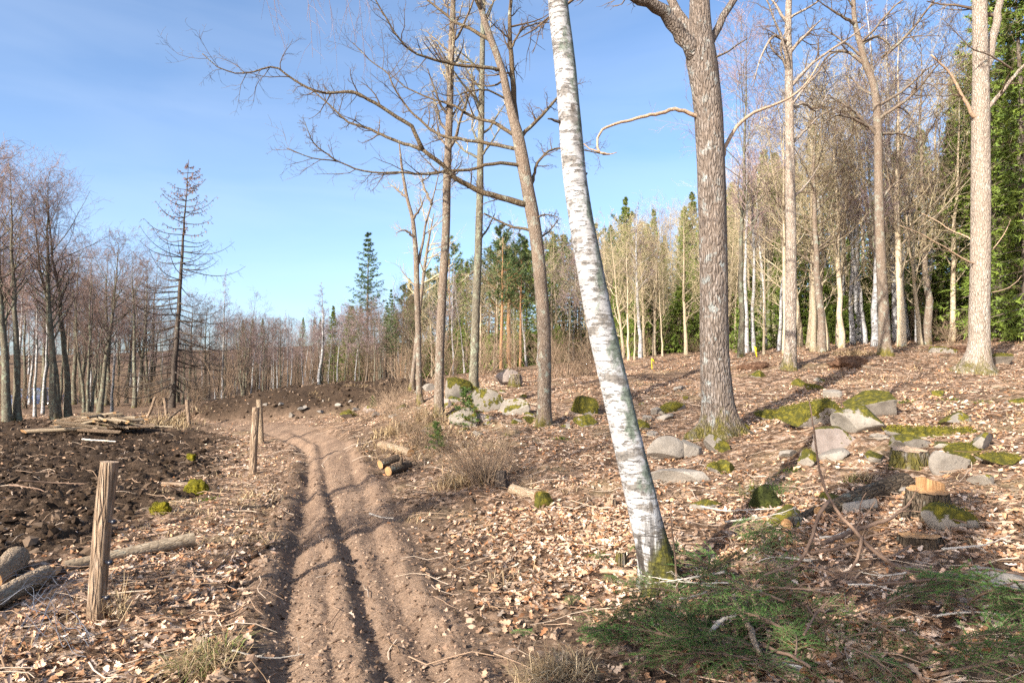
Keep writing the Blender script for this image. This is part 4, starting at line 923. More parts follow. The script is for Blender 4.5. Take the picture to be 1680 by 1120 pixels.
rowof('mid', 7, 540, 720, 36, 46, [('spruce', .6), ('conifer', .4)], [(x, y + 15) for x, y in TL], 25, 319)
rowof('right', 34, 990, 1300, 36, 54, [('spruce', .7), ('tan', .25), ('pine', .05)], [(x, y + 10) for x, y in TL], 30, 308)
rowof('edge', 34, 1215, 1560, 21, 30, [('tan', .62), ('birch', .14), ('grey', .24)], [(x, y - 90 * (x > 1180)) for x, y in TL], 70, 309)
rowof('edge', 34, 1230, 1800, 28, 48, [('spruce', .62), ('tan', .38)], [(x, y + 30) for x, y in TL], 40, 310)
rowof('edge', 9, 1600, 1900, 20, 28, [('spruce', .7), ('tan', .3)], [(1500, 120), (1900, 0)], 40, 311)
rowof('left', 44, -200, 460, 66, 95, [('alder', .35), ('birch', .15), ('grey', .5)], [(x, y + 45) for x, y in TL], 15, 321)
rowof('mid', 44, 380, 760, 66, 95, [('birch', .2), ('grey', .6), ('spruce', .2)], [(x, y + 25) for x, y in TL], 15, 322)
# singled-out trees of the skyline
for px, Y, ty, kind, v, zone, lab, sx in [
    (525, 36, 462, 'birch', 0, 'mid', 'tallest white birch standing above the soil mound', 1.05), (602, 40, 382, 'conifer', 0, 'mid', 'tall pine standing alone above the soil mound skyline', 1.0),
    (576, 41, 500, 'spruce', 2, 'mid', 'small yellow-green spruce at the foot of the lone tall pine', .8), (765, 40, 425, 'spruce', 1, 'centre', 'bright pointed spruce between the slim straight trees', .75),
    (838, 38, 395, 'pine', 0, 'centre', 'tall pine left of the leaning oak trunk', .95), (815, 36, 388, 'tan', 1, 'centre', 'tall pale bare tree between slim tree and leaning oak', .8), (905, 42, 395, 'spruce', 0, 'centre', 'dark broad spruce right of the leaning oak trunk', 1.1),
    (925, 45, 380, 'spruce', 0, 'centre', 'dark broad spruce just left of the white birch trunk', 1.2), (1028, 44, 320, 'spruce', 1, 'right', 'tall pointed spruce right of the white birch trunk', .95), (1075, 50, 340, 'spruce', 1, 'right', 'pointed spruce halfway between birch and thick oak', .9),
    (1572, 25, 190, 'spruce', 1, 'edge', 'light green spruce close behind the far-right oak', .85), (1640, 23, -60, 'spruce', 0, 'edge', 'dense green spruce right of the far-right oak', 1.3), (1690, 21, -100, 'spruce', 1, 'edge', 'dark spruce cut by the right picture edge', 1.3),
    (1437, 21.5, 120, 'birch', 0, 'edge', 'white birch stem close left of the crooked grey oak', 1.1), (1350, 21, 140, 'grey', 0, 'edge', 'dark bare tree with very mossy foot by straight pale oak', 1.25), (1380, 22, 160, 'tan', 1, 'edge', 'tan tree leaning left beside the mossy-footed dark tree', 1.0),
    (1524, 25, 150, 'birch', 1, 'edge', 'slender white birch left of the far-right oak', 1.0), (1478, 23, 200, 'birch', 1, 'edge', 'thin white birch right of the crooked grey oak', .9), (1051, 28.5, 330, 'birch', 0, 'right', 'bright birch stem in the clearing right of the white birch trunk', .95)]:
    p = GD(px, Y); plant(kind, v, p, top_h(p, ty), r.uniform(0, 6.28), zone, lab, sx)
# trees standing just outside the picture whose shadows fall into it
for (x, y, kind, v, h, lab) in [(-4.3, -3.6, 'spruce', 2, 7.5, 'dense spruce behind the viewer shading the cut boughs'), (-3.4, -4.6, 'spruce', 0, 10.5, 'taller spruce behind the viewer shading the stumps'), (-5.5, -3.7, 'spruce', 1, 9, 'slim spruce behind the viewer beside the dense one'), (-9.5, 2.2, 'alder', 1, 11, 'alder standing left of the picture beside the field'), (-7.6, 0.2, 'alder', 0, 11, 'alder behind the viewer left of the track')]:
    plant(kind, v, (x, y, H(x, y)), h, r.uniform(0, 6.28), 'left', lab)
# labels: the front ones by their order along the wood, the rest share one
from collections import defaultdict
gz = defaultdict(list)
for z, kd, u, Y, o, lab in PLACED:
    o['category'] = 'tree'; o['group'] = NAMES[kd].replace('birch', 'birche') + 's ' + ZT[z]
    if lab: o['label'] = lab
    else: gz[(z, kd)].append((u, Y, o))
for (z, kd), L_ in gz.items():
    vis = sorted([q for q in L_ if -.80 < q[0] < .78], key=lambda q: q[1])
    front = sorted(vis[:20], key=lambda q: q[0]); fs = {id(q[2]) for q in front}
    for i, (u, Y, o) in enumerate(front): o['label'] = '%s %s from the left %s' % (ORD[i], NAMES[kd], ZT[z])
    for u, Y, o in L_:
        if id(o) not in fs: o['label'] = '%s far back %s' % (NAMES[kd], ZT[z])
for L_ in PROTO.values():
    for o in L_:
        for c in list(o.children): bpy.data.objects.remove(c)
        bpy.data.objects.remove(o)

# ---- the dead spruce
def dead_spruce():
    p = GD(284, 31.5); root = empty('dead_spruce_tree', p); h = top_h(p, 262); r = R_(401)
    tag(root, 'tall dead spruce with bare upturned branches beside the log pile', 'tree')
    z = np.linspace(-.2, h, 26); P = np.stack([.5 * (z / h) + r.normal(0, .015, 26), np.zeros(26), z], 1); Rr = .145 * np.clip(1 - (z / h) ** 1.0, .05, 1) + .005
    V, Q = ring_trunk(P, Rr, 12, 4, .3, .05); obj('trunk', MB().add(V, Q).mesh('trunk', M['dead_spruce']), root)
    BP, BR = [], []
    for zz in np.arange(.9, h - .2, .27):
        u = zz / h
        for q in range(r.integers(2, 5)):
            a = r.uniform(0, 6.28); ln = 5.4 * (1.02 - u) ** .85 * r.uniform(.45, 1.05) * (1 if u > .25 else .6 + u * 1.6)
            s = np.linspace(0, 1, 10); dz = ln * ((-.42 + .6 * u + r.normal(0, .09)) * s - .12 * s ** 2 + .46 * s ** 3)
            BP.append(np.stack([.5 * u + np.cos(a) * ln * s, np.sin(a) * ln * s, zz + dz], 1)); BR.append(np.linspace(.032, .009, 10) * (1.15 - .6 * u))
    BP, BR = np.array(BP), np.array(BR); cr = MB(); add_tubes(cr, BP, BR, 4, 0)
    a2, r2 = grow(r, BP, BR, 10, .14, (50, 90), .3, 1, 4, .5, -.5, .15, .5, rmin=.005); add_tubes(cr, a2, r2, 3, 0)
    a3, r3 = grow(r, a2, r2, 2, .5, (30, 70), .2, 1, 3, .8, -.3, .15, .6, rmin=.004); add_tubes(cr, a3, r3, 3, 0)
    top = a2[a2[:, 0, 2] > h * .68]; rt = r2[a2[:, 0, 2] > h * .68]
    spray(cr, r, top, rt, 3, .10, .016, .9, 1)
    obj('crown', cr.mesh('crown', [M['dead_spruce'], M['twig_dead']], False), root)
dead_spruce()

# ------------------------------------------------------------------ young spruces and brush under the trees
def brush_mesh(seed, n, h, spread, mat, k=(5, 3), rmin=.0035, droop=.0):
    r = R_(seed); a = r.uniform(0, 6.28, n); s = r.uniform(.1, 1, n) * spread; m = 7
    P = np.zeros((n, m, 3)); d = nrm(np.stack([np.cos(a) * s, np.sin(a) * s, np.ones(n)], 1)); P[:, 0] = np.stack([r.normal(0, .1 * h, n), r.normal(0, .1 * h, n), np.full(n, -.05)], 1)
    ln = h * r.uniform(.5, 1.15, n)
    for i in range(1, m):
        P[:, i] = P[:, i - 1] + d * (ln / (m - 1))[:, None]; d = d + r.normal(0, .10, d.shape); d[:, 2] -= droop; d = nrm(d)
    R = np.linspace(1, .35, m)[None] * (.006 + .003 * r.random((n, 1))) * max(.7, h * .8)
    mb = MB(); add_tubes(mb, P, R, 4)
    a1, r1 = grow(r, P, R, k[0], .36, (25, 60), .25, 1, 4, .6, .03, .15, .5, rmin=rmin); add_tubes(mb, a1, r1, 3)
    a2, r2 = grow(r, a1, r1, k[1], .5, (25, 60), .2, 1, 3, .7, .03, .15, .6, rmin=rmin * .8); add_tubes(mb, a2, r2, 3)
    return mb.mesh('brush', mat)
M['brush'] = flat_mat('brown_brush', [(.3, (.17, .115, .075)), (.7, (.33, .24, .16))], 3, .25)
BR = [brush_mesh(501, 26, 1.7, .8, M['brush']), brush_mesh(502, 20, 2.3, .5, M['brush']), brush_mesh(503, 34, 1.2, 1.1, M['brush'])]
def scatter_brush(zone, n, px0, px1, d0, d1, seed, s=(.8, 1.4)):
    q = R_(seed)
    for i in range(n):
        px = px0 + (px1 - px0) * (i + q.random()) / n; p = GD(px, q.uniform(d0, d1)); v = int(q.integers(0, 3))
        o = obj('brush_shrub', BR[v], None, p, q.uniform(0, 6.28), q.uniform(*s))
        tag(o, ORD[i] + ' leafless brush clump from the left ' + ZT[zone], 'shrub', 'brush ' + ZT[zone])
scatter_brush('left', 20, -120, 430, 30, 46, 511); scatter_brush('mid', 14, 400, 690, 30, 44, 512); scatter_brush('centre', 10, 660, 1000, 27, 38, 513)
scatter_brush('edge', 12, 1480, 1740, 20, 27, 514, (.5, .9)); scatter_brush('right', 10, 1000, 1220, 29, 36, 515, (.4, .8))
for i, (px, Y, s) in enumerate([(905, 23.5, .9), (925, 22.5, .85), (945, 24, .95), (965, 23, .8)]):
    tag(obj('brush_shrub', BR[i % 3], None, GD(px, Y), i * 1.7, s), ['reddish', 'dense', 'tall', 'low'][i] + ' thicket shrub, ' + ORD[i] + ' of four left of the birch trunk', 'shrub', 'thicket left of the birch trunk')
YS = [spruce_tree('young_spruce', 161, 2.6, .04, .95, .16, .0, 9, 'spruce_needles', .1, 7), spruce_tree('young_spruce', 162, 2.0, .03, 1.0, .30, .0, 7, 'spruce_needles', .35, 4)]
q = R_(520)
YL_ = []
for zone, n, px0, px1, d0, d1 in (('right', 9, 1000, 1250, 32, 40), ('edge', 20, 1220, 1600, 24, 34), ('centre', 7, 700, 950, 36, 44)):
    for i in range(n):
        px = px0 + (px1 - px0) * (i + q.random()) / n; o = copy_tree(YS[i % 2], GD(px, q.uniform(d0, d1)), q.uniform(0, 6.28), q.uniform(.6, 1.35))
        tag(o, ORD[i] + ' young spruce from the left under the trees ' + ZT[zone], 'tree', 'young spruces ' + ZT[zone])
def sapling(px, py, s, label):
    o = copy_tree(YS[1], G(px, py), .4, s); tag(o, label, 'sapling')
    for c in o.children:
        if c.name.startswith('crown'): c.data = c.data.copy(); c.data.materials[1] = M['sapling_needles']
sapling(764, 700, .40, 'small green spruce sapling growing before the mossy boulders'); sapling(716, 738, .24, 'tiny spruce sapling low on the bank beside the track')
sapling(612, 668, .2, 'tiny spruce sapling right of the soil mound')
for o in YS:
    for c in list(o.children): bpy.data.objects.remove(c)
    bpy.data.objects.remove(o)

# ------------------------------------------------------------------ boulders and stones
IV3, IF3 = ico(4)
def rock_mesh(w, d, h, seed, cuts=7, flat=0.0, soft=.10):
    r = R_(seed); V = IV3.copy(); soft = soft if cuts == 0 else soft * .45
    for _ in range(cuts):
        n = nrm(r.normal(size=3) * [1, 1, .8]); c = r.uniform(.34, .66); e = V @ n - c; V = V - np.maximum(e, 0)[:, None] * n * .985
    if flat: e = V[:, 2] - (1 - flat); V[:, 2] -= np.maximum(e, 0) * .85
    for i in range(len(V)):
        v = Vector(V[i] * 1.6 + seed * 3.1); V[i] *= 1 + soft * mnoise.noise(v) + soft * .35 * mnoise.noise(v * 3.7)
    if cuts == 0: V = np.sign(V) * np.abs(V) ** .9
    mx = np.abs(V).max(0); V = V / mx * [w / 2, d / 2, h / 2]
    me = MB().add(V, None, IF3).mesh('rock', M['rock_bare']); me.set_sharp_from_angle(angle=math.radians(24)); return me
def boulder(px, py, w, h, mat, label, seed, cuts=7, flat=0.0, deep=.8, name='boulder', soft=.1, sink=.28, rz=None, tilt=(0, 0), group=None):
    p = G(px, py); k = mpp(p); me = rock_mesh(w * 1.22 * k, w * k * deep, h * k / (1 - sink), seed, cuts, flat, soft); me.materials[0] = M[mat]
    p = p + np.array([0, w * k * deep * .35, 0]); z = min(p[2] + .0, H(p[0], p[1])); zz = p[2] + h * k / (1 - sink) * (.5 - sink)
    o = obj(name, me, None, (p[0], p[1], zz)); o.rotation_euler = (tilt[0], tilt[1], R_(seed).uniform(-.5, .5) if rz is None else rz)
    if mat in ('rock_full', 'rock_moss') and w > 18:
        rr = R_(seed + 5); nv = len(me.vertices); co = np.zeros(nv * 3); no = np.zeros(nv * 3); me.vertices.foreach_get('co', co); me.vertices.foreach_get('normal', no); co, no = co.reshape(-1, 3), no.reshape(-1, 3)
        n = 1100 if mat == 'rock_full' else 420; ok = np.nonzero((no[:, 2] > (.0 if mat == 'rock_full' else .55)) & (co[:, 2] > -.1 * h * k))[0]
        if len(ok) > 20:
            i = rr.choice(ok, n); s_ = min(.035, w * k * .035); b = co[i] + rr.normal(0, .012, (n, 3)); d = nrm(no[i] + rr.normal(0, .55, (n, 3))); sd = nrm(np.cross(d, rr.normal(size=(n, 3)))) * s_ * .3
            V = np.stack([b - sd, b + sd, b + d * s_ * rr.uniform(.4, 1.2, (n, 1))], 1).reshape(-1, 3); obj('moss_fronds', MB().add(V, None, np.arange(n * 3).reshape(-1, 3)).mesh('moss_fronds', M['moss_dull'], False), o)
    return tag(o, label, 'rock', group)
for i, a in enumerate([
    (958, 680, 44, 30, 'rock_full', 'dark moss-covered boulder right of the leaning oak foot'), (962, 699, 36, 22, 'rock_moss', 'pale stone with yellow moss in front of the dark mossy boulder'),
    (1030, 656, 18, 24, 'rock_some', 'small upright grey stone just right of the birch trunk'), (1050, 708, 30, 18, 'rock_moss', 'small moss-topped stone right of the birch, left of the oak'),
    (1060, 690, 18, 12, 'rock_bare', 'small pale stone above the moss-topped one, left of oak'), (1106, 676, 44, 16, 'rock_full', 'low green overgrown stone left of the thick oak'),
    (1078, 680, 16, 12, 'rock_bare', 'tiny pale stone touching the low green stone'), (1096, 756, 56, 40, 'rock_bare', 'flat-faced brown slab leaning before the thick oak', 3, 0, .4),
    (1138, 748, 36, 30, 'rock_bare', 'angular grey block beside the leaning brown slab', 9, 0, .7), (1182, 742, 40, 32, 'rock_moss', 'rounded mossy boulder at the foot of the thick oak'),
    (1116, 792, 84, 26, 'rock_bare', 'long flat pale slab lying below the leaning slab', 6, .4, .6), (1180, 779, 33, 18, 'rock_full', 'small cushion-like green mossy stone below the mossy boulder'),
    (1218, 712, 38, 18, 'rock_full', 'low mossy stone just right of the thick oak foot'), (1446, 685, 104, 44, 'rock_some', 'broad pale boulder, rearmost of the slope cluster'),
    (1424, 710, 76, 44, 'rock_some', 'wedge-shaped boulder in the middle of the slope cluster', 5), (1383, 738, 108, 44, 'rock_pink', 'big flat pinkish boulder in front of the slope cluster', 6, .35, .8),
    (1337, 700, 84, 46, 'rock_full', 'long moss-covered boulder left of the slope cluster'), (1367, 652, 28, 14, 'rock_bare', 'small grey stone behind the slope cluster'),
    (1327, 766, 32, 28, 'rock_moss', 'small yellow-mossy stone below the big flat boulder'), (1532, 718, 112, 22, 'rock_full', 'long low mossy ridge of stone behind the old stump', 5, 0, .5),
    (1618, 736, 46, 28, 'rock_some', 'grey stone right of the long mossy ridge'), (1566, 776, 60, 44, 'rock_bare', 'upright grey slab behind the fresh-cut stump', 4, 0, .45),
    (1594, 748, 50, 20, 'rock_full', 'mossy stone above the upright grey slab'), (1574, 868, 72, 42, 'rock_moss', 'round moss-skinned boulder below the fresh-cut stump', 3),
    (1624, 798, 42, 24, 'rock_some', 'half-buried grey stone right of the fresh-cut stump'), (1652, 764, 60, 18, 'rock_full', 'low mossy stone near the right picture edge'),
    (1655, 598, 56, 18, 'rock_moss', 'mossy stone right of the far-right oak foot'), (1548, 580, 42, 12, 'rock_moss', 'pale mossy stone left of the far-right oak'),
    (1338, 640, 40, 10, 'rock_full', 'low mossy stone upslope of the slope cluster'), (746, 652, 46, 34, 'rock_moss', 'tall yellow-mossed boulder between the two slim trees'),
    (706, 642, 24, 13, 'rock_bare', 'pale flat stone left of the slim straight tree'), (798, 676, 50, 40, 'rock_moss', 'large split boulder half covered in yellow moss', 5),
    (839, 679, 54, 28, 'rock_some', 'plain grey slab left of the leaning oak foot', 5, 0, .6), (752, 700, 52, 36, 'rock_moss', 'mossy boulder behind the spruce sapling'),
    (792, 693, 34, 15, 'rock_pink', 'white stone at the foot of the split boulder'), (834, 632, 40, 28, 'rock_pink', 'pinkish boulder on the crest behind the grey slab', 5),
    (768, 642, 24, 14, 'rock_moss', 'small mossy stone by the darker slim tree foot'), (730, 668, 20, 14, 'rock_pink', 'small white stone beside the slim straight tree'),
    (603, 677, 26, 11, 'rock_pink', 'pale flat stone at the right foot of the soil mound'), (872, 694, 26, 12, 'rock_moss', 'small mossy stone left of the leaning oak foot'),
    (576, 686, 34, 13, 'rock_full', 'low yellow-green mossy stone beside the track bend'), (928, 703, 20, 9, 'rock_some', 'flat little stone right of the leaning oak foot'),
    (1268, 688, 44, 14, 'rock_full', 'small moss cushion stone upslope right of the oak'), (1555, 735, 36, 14, 'rock_some', 'dark stone lying between old stump and grey slab'),
    (1632, 970, 120, 26, 'rock_bare', 'flat grey stone half under leaves at the right edge'), (893, 833, 26, 30, 'rock_full', 'stubby upright moss-covered stone at the end of the short log')]):
    px, py, w, h, mt, lab = a[:6]; x = a[6:] + (7, 0.0, .8)[len(a[6:]):]
    boulder(px, py, w, h, mt, lab, 600 + i, x[0], x[1], x[2])
r = R_(640)
SM = []
for i in range(5):
    m_ = rock_mesh(.42, .34, .26, 1640 + i, 6 if i < 3 else 3); m_.materials[0] = M[('rock_moss', 'rock_some', 'rock_full', 'rock_bare', 'rock_moss')[i]]; SM.append(m_)
for zl, n, xr, yr in (('on the bank left of the leaning oak', 22, (640, 880), (640, 720)), ('on the slope between birch and oak', 9, (1000, 1160), (640, 720)), ('on the slope around the boulder cluster', 15, (1240, 1670), (610, 760)), ('on the lower slope right of the birch', 7, (1130, 1480), (770, 860))):
    for i in range(n):
        p = G(xr[0] + (xr[1] - xr[0]) * (i + r.random()) / n, r.uniform(*yr)); o = obj('stone', SM[int(r.integers(0, 5))], None, p + [0, 0, .0], r.uniform(0, 6.28), r.uniform(.4, 1.15))
        tag(o, '%s half-buried small stone from the left %s' % (ORD[i], zl), 'stone', 'small stones ' + zl)
MS = [rock_mesh(.28, .22, .18, 641), rock_mesh(.34, .26, .16, 642)]
for m_ in MS: m_.materials[0] = M['rock_bare']
for i in range(13):
    p = G(np.interp(i, [0, 12], [440, 640]) + r.normal(0, 8), r.uniform(658, 690)); o = obj('stone', MS[i % 2], None, p + [0, 0, .02], r.uniform(0, 6), r.uniform(.5, 1.2))
    tag(o, '%s small stone from the left lying on the soil mound' % ORD[i], 'stone', 'stones on the soil mound')
MH = []
for i, (px, py, w, h, lab) in enumerate([(318, 813, 34, 24, 'bright yellow-green moss hummock by the field edge'), (258, 842, 34, 18, 'darker moss hummock nearer the thick fence post'), (311, 754, 16, 9, 'tiny yellow moss tuft out in the dark soil'), (1262, 838, 46, 36, 'tall dark green moss hummock on the slope below the oak')]):
    o = boulder(px, py, w, h, 'moss' if i < 3 else 'moss_dark', lab, 660 + i, 0 if i < 3 else 4, 0, .8, 'moss_hummock', .42, .38); o['category'] = 'moss'
    p = o.location; k = w * mpp(G(px, py)); rr = R_(670 + i); mb = MB(); n = 260
    dirs = nrm(np.abs(rr.normal(size=(n, 3))) * np.sign(rr.normal(size=(n, 3)) * [1, 1, 0] + [0, 0, 1])); b = dirs * np.array([k / 2, k * .4, h / w * k * .62]) * .97
    s = nrm(np.cross(dirs, rr.normal(size=(n, 3)))) * k * .02; V = np.stack([b - s, b + s, b + dirs * k * .09 + rr.normal(0, k * .03, (n, 3))], 1).reshape(-1, 3)
    obj('moss_fronds', MB().add(V, None, np.arange(n * 3).reshape(-1, 3)).mesh('moss_fronds', M['moss' if i < 3 else 'moss_dark'], False), o)

# ------------------------------------------------------------------ logs, poles, posts, stumps
def log_mesh(L, r0, r1, seed, S=14, rough=.06, bend=.02, n=14, mat='log_bark', cut='cut_wood'):
    """log along local z, centred; bark plus sawn ends"""
    r = R_(seed); z = np.linspace(-L / 2, L / 2, n); ph = r.uniform(0, 6.28)
    P = np.stack([bend * L * np.cos(z / L * 3 + ph), bend * L * np.sin(z / L * 2.3 + ph), z], 1); P[:, :2] -= P[[0, -1], :2].mean(0); R = np.linspace(r0, r1, n)
    V, Q = ring_trunk(P, R, S, seed, 0, rough); mb = MB().add(V, Q, None, None, 0)
    for e, s in ((0, -1), (n - 1, 1)):
        ring = V.reshape(n, S, 3)[e] * 1.0; c = ring.mean(0); q = np.vstack([c[None], ring]); j = np.arange(S)
        T = np.stack([np.zeros(S, int), 1 + j, 1 + (j + 1) % S], 1); mb.add(q, None, T if s > 0 else T[:, ::-1], None, 1)
    me = mb.mesh('log', [M[mat], M[cut]]); me.set_sharp_from_angle(angle=math.radians(50)); return me
def place_axis(o, a, b):
    a, b = Vector([float(v) for v in a]), Vector([float(v) for v in b]); o.location = (a + b) / 2; o.rotation_mode = 'QUATERNION'; o.rotation_quaternion = (b - a).to_track_quat('Z', 'Y'); return o
def log(pa, pb, w, label, seed, mat='log_bark', name='log', lift=.5, w2=None, branch=None, cut='cut_wood', group=None):
    a, b = G(*pa), G(*pb); ra = w * .5 * mpp(a); rb = (w2 or w) * .5 * mpp(b)
    a = a + [0, 0, ra * lift]; b = b + [0, 0, rb * lift]
    o = place_axis(obj(name, log_mesh(np.linalg.norm(b - a), ra, rb, seed, mat=mat, cut=cut)), a, b); tag(o, label, 'log', group)
    if branch:
        bp = np.array([at(x, y, (a[1] + b[1]) / 2 - .02) for x, y in branch]); M4 = o.matrix_basis.inverted(); bp = np.array([M4 @ Vector(v) for v in bp])
        V, Q, T = tubes(spline(bp, 10)[None], np.linspace(ra * .55, ra * .3, 10)[None], 8, True); obj('branch', MB().add(V, Q, T).mesh('branch', M[mat]), o)
    return o
log((104, 934), (318, 898), 17, 'long pale barkless log lying behind the thick fence post', 701, 'pole_pale', w2=22, cut='post_wood', lift=.9)
log((-30, 1010), (72, 955), 34, 'thick log with cracked bark in the lower left corner', 702, 'log_bark', w2=30, lift=.7)
log((-20, 975), (24, 930), 40, 'short mossy log chunk at the left edge above the cracked log', 703, 'log_bark', lift=.7)
log((624, 770), (652, 759), 14.5, 'sawn log with pale round end beside track, upper of the pair', 704, 'log_dark', lift=.95)
log((637, 782), (670, 769), 15.5, 'sawn log with a branch stub beside track, lower of the pair', 705, 'log_dark', lift=.95, branch=[(652, 772), (656, 764), (658, 756), (659, 750)])
log((624, 732), (674, 749), 13, 'pale log lying along the bank above the sawn pair', 706, 'log_bark')
log((842, 808), (882, 818), 18, 'short reddish log by the dead shrub with bright sawn end', 707, 'log_bark')
log((266, 797), (316, 797), 8, 'thin pole lying left of the bright moss hummock', 708, 'post_wood')
log((1243, 1010), (1318, 1040), 13, 'pale sun-bleached stick log among the cut boughs', 709, 'post_wood')
log((1372, 1052), (1432, 1072), 15, 'short log with orange sawn end deep in the boughs', 710, 'log_bark')
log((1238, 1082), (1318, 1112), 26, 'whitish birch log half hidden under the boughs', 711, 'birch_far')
log((984, 940), (1044, 944), 8, 'pale barkless stick lying at the birch foot', 712, 'dead_wood')
log((930, 682), (972, 690), 9, 'weathered pole lying by the dark mossy boulder', 713, 'dead_wood')
log((1290, 868), (1340, 838), 20, 'dark root running down the slope below the stumps', 714, 'stump_bark', w2=14)
log((1350, 850), (1480, 800), 24, 'mossy root ridge leading to the fresh-cut stump', 715, 'stump_bark', w2=34)
log((1395, 898), (1450, 870), 20, 'chunk of bright yellow split wood beside the low stump', 716, 'cut_wood')

pile = GD(170, 19.6); r = R_(720)
PM = [log_mesh(1.0, .5, .38, 730 + i, 9, .10, .03, 8, m) for i, m in enumerate(('pole_pale', 'post_wood', 'log_bark', 'pole_pale', 'ash_bark'))]
def pole(a, b, rad, v, label, group='poles heaped in the log pile'):
    o = place_axis(obj('pole', PM[v]), a, b); L = float(np.linalg.norm(np.array(b) - np.array(a))); o.scale = (rad * 2, rad * 2, L)
    return tag(o, label, 'pole', group)
for i in range(74):
    lay = i / 74; L = r.uniform(.8, 2.1) * (1 - .3 * lay); cx = pile[0] + r.normal(0, .75) * (1 - .55 * lay); cy = pile[1] + r.normal(0, .45) * (1 - .5 * lay)
    a = r.normal(0, .35) + (0 if r.random() < .8 else r.uniform(-1.2, 1.2)); zc = pile[2] + .08 + .46 * lay * max(.25, 1 - abs(cx - pile[0]) / 1.7); tl = r.normal(0, .10) - .28 * (cx - pile[0]) * lay
    d = np.array([math.cos(a) * L / 2, math.sin(a) * L / 2, tl * L / 2])
    side = 'front' if cy < pile[1] else 'back'; half = 'left' if cx < pile[0] else 'right'; lv = ('bottom', 'middle', 'top')[min(2, int(lay * 3))]
    pole((cx, cy, zc) - d, (cx, cy, zc) + d, r.uniform(.025, .062), int(r.integers(0, 5)), 'cut pole from the left in the log pile, %s layer, %s %s side' % (lv, half, side))
from collections import defaultdict
_pg = defaultdict(list)
for o in list(COL.objects):
    if o.name.startswith('pole') and o.get('label', '').startswith('cut pole from'): _pg[o['label']].append(o)
for lab, L_ in _pg.items():
    for i, o in enumerate(sorted(L_, key=lambda q: q.location.x)): o['label'] = ORD[i] + ' ' + lab
def gpole(pa, pb, rad, v, lab): a, b = G(*pa), G(*pb); pole(a + [0, 0, rad], b + [0, 0, rad], rad, v, lab, None)
gpole((93, 702), (127, 698), .13, 0, 'thickest log of the pile, lying at its left end'); gpole((95, 706), (150, 709), .035, 1, 'pale pole lying on the soil before the thickest log')
gpole((135, 708), (200, 708), .04, 1, 'long pale pole lying along the front of the log pile'); gpole((250, 703), (285, 702), .035, 0, 'short pole lying right of the log pile')

def post(base, top, w, label, seed, mat='post_wood', wt=None, ins=(), dY=0.0):
    p = G(*base); b = p.copy(); t_ = at(top[0], top[1], p[1] + dY); k = mpp(p); r0 = w * .5 * k; r1 = (wt or w) * .5 * k
    root = empty('fence_post', b); L = t_ - b; d = L / np.linalg.norm(L); P = spline(np.vstack([-d * .12, L * .35 + R_(seed).normal(0, .008, 3), L * .7 + R_(seed + 1).normal(0, .008, 3), L]), 30)
    V, Q = ring_trunk(P, np.linspace(r0, r1, 30), 18, seed, .0, .09); mb = MB().add(V, Q); ring = V.reshape(30, 18, 3)[-1]; j = np.arange(18)
    mb.add(np.vstack([ring.mean(0)[None] + [0, 0, .004], ring]), None, np.stack([np.zeros(18, int), 1 + j, 1 + (j + 1) % 18], 1), None, 1)
    me = mb.mesh('shaft', [M[mat], M['dead_wood']]); me.set_sharp_from_angle(angle=math.radians(50)); obj('shaft', me, root)
    for f in ins:
        q = L * f + np.array([r0 * .9, -r0 * .55, 0]); PP = np.array([q + [0, 0, 0], q + [.022, -.01, 0], q + [.034, -.016, 0], q + [.055, -.02, .0]]); V, Q, T = tubes(PP[None], np.array([[.010, .010, .019, .014]]), 8, True)
        obj('insulator', MB().add(V, Q, T).mesh('insulator', M['black_plastic']), root)
    return tag(root, label, 'post', 'fence posts along the field')
post((158, 1016), (180, 757), 27, 'thick bark-stripped fence post nearest on the left', 801, wt=27, ins=(.14, .36, .62))
post((415, 778), (420, 668), 11.5, 'second fence post, front one of the close pair', 802); post((429, 727), (425, 655), 9, 'third fence post, reddish one behind the close pair', 803, 'log_bark')
post((310, 699), (307, 655), 6, 'short fence post between log pile and track', 804); post((275, 690), (269, 652), 5, 'fence post with a slanting brace right of the log pile', 805)
post((242, 685), (255, 651), 4.5, 'fence post leaning hard to the right by log pile', 806); post((161, 672), (159, 652), 5, 'dark fence post behind the left half of the log pile', 807, 'alder_bark')
a, b = G(266, 697), at(296, 671, G(275, 690)[1] - .2)
pole(a, b, .045, 1, 'slanting pale brace pole propped beside the fence posts', None)

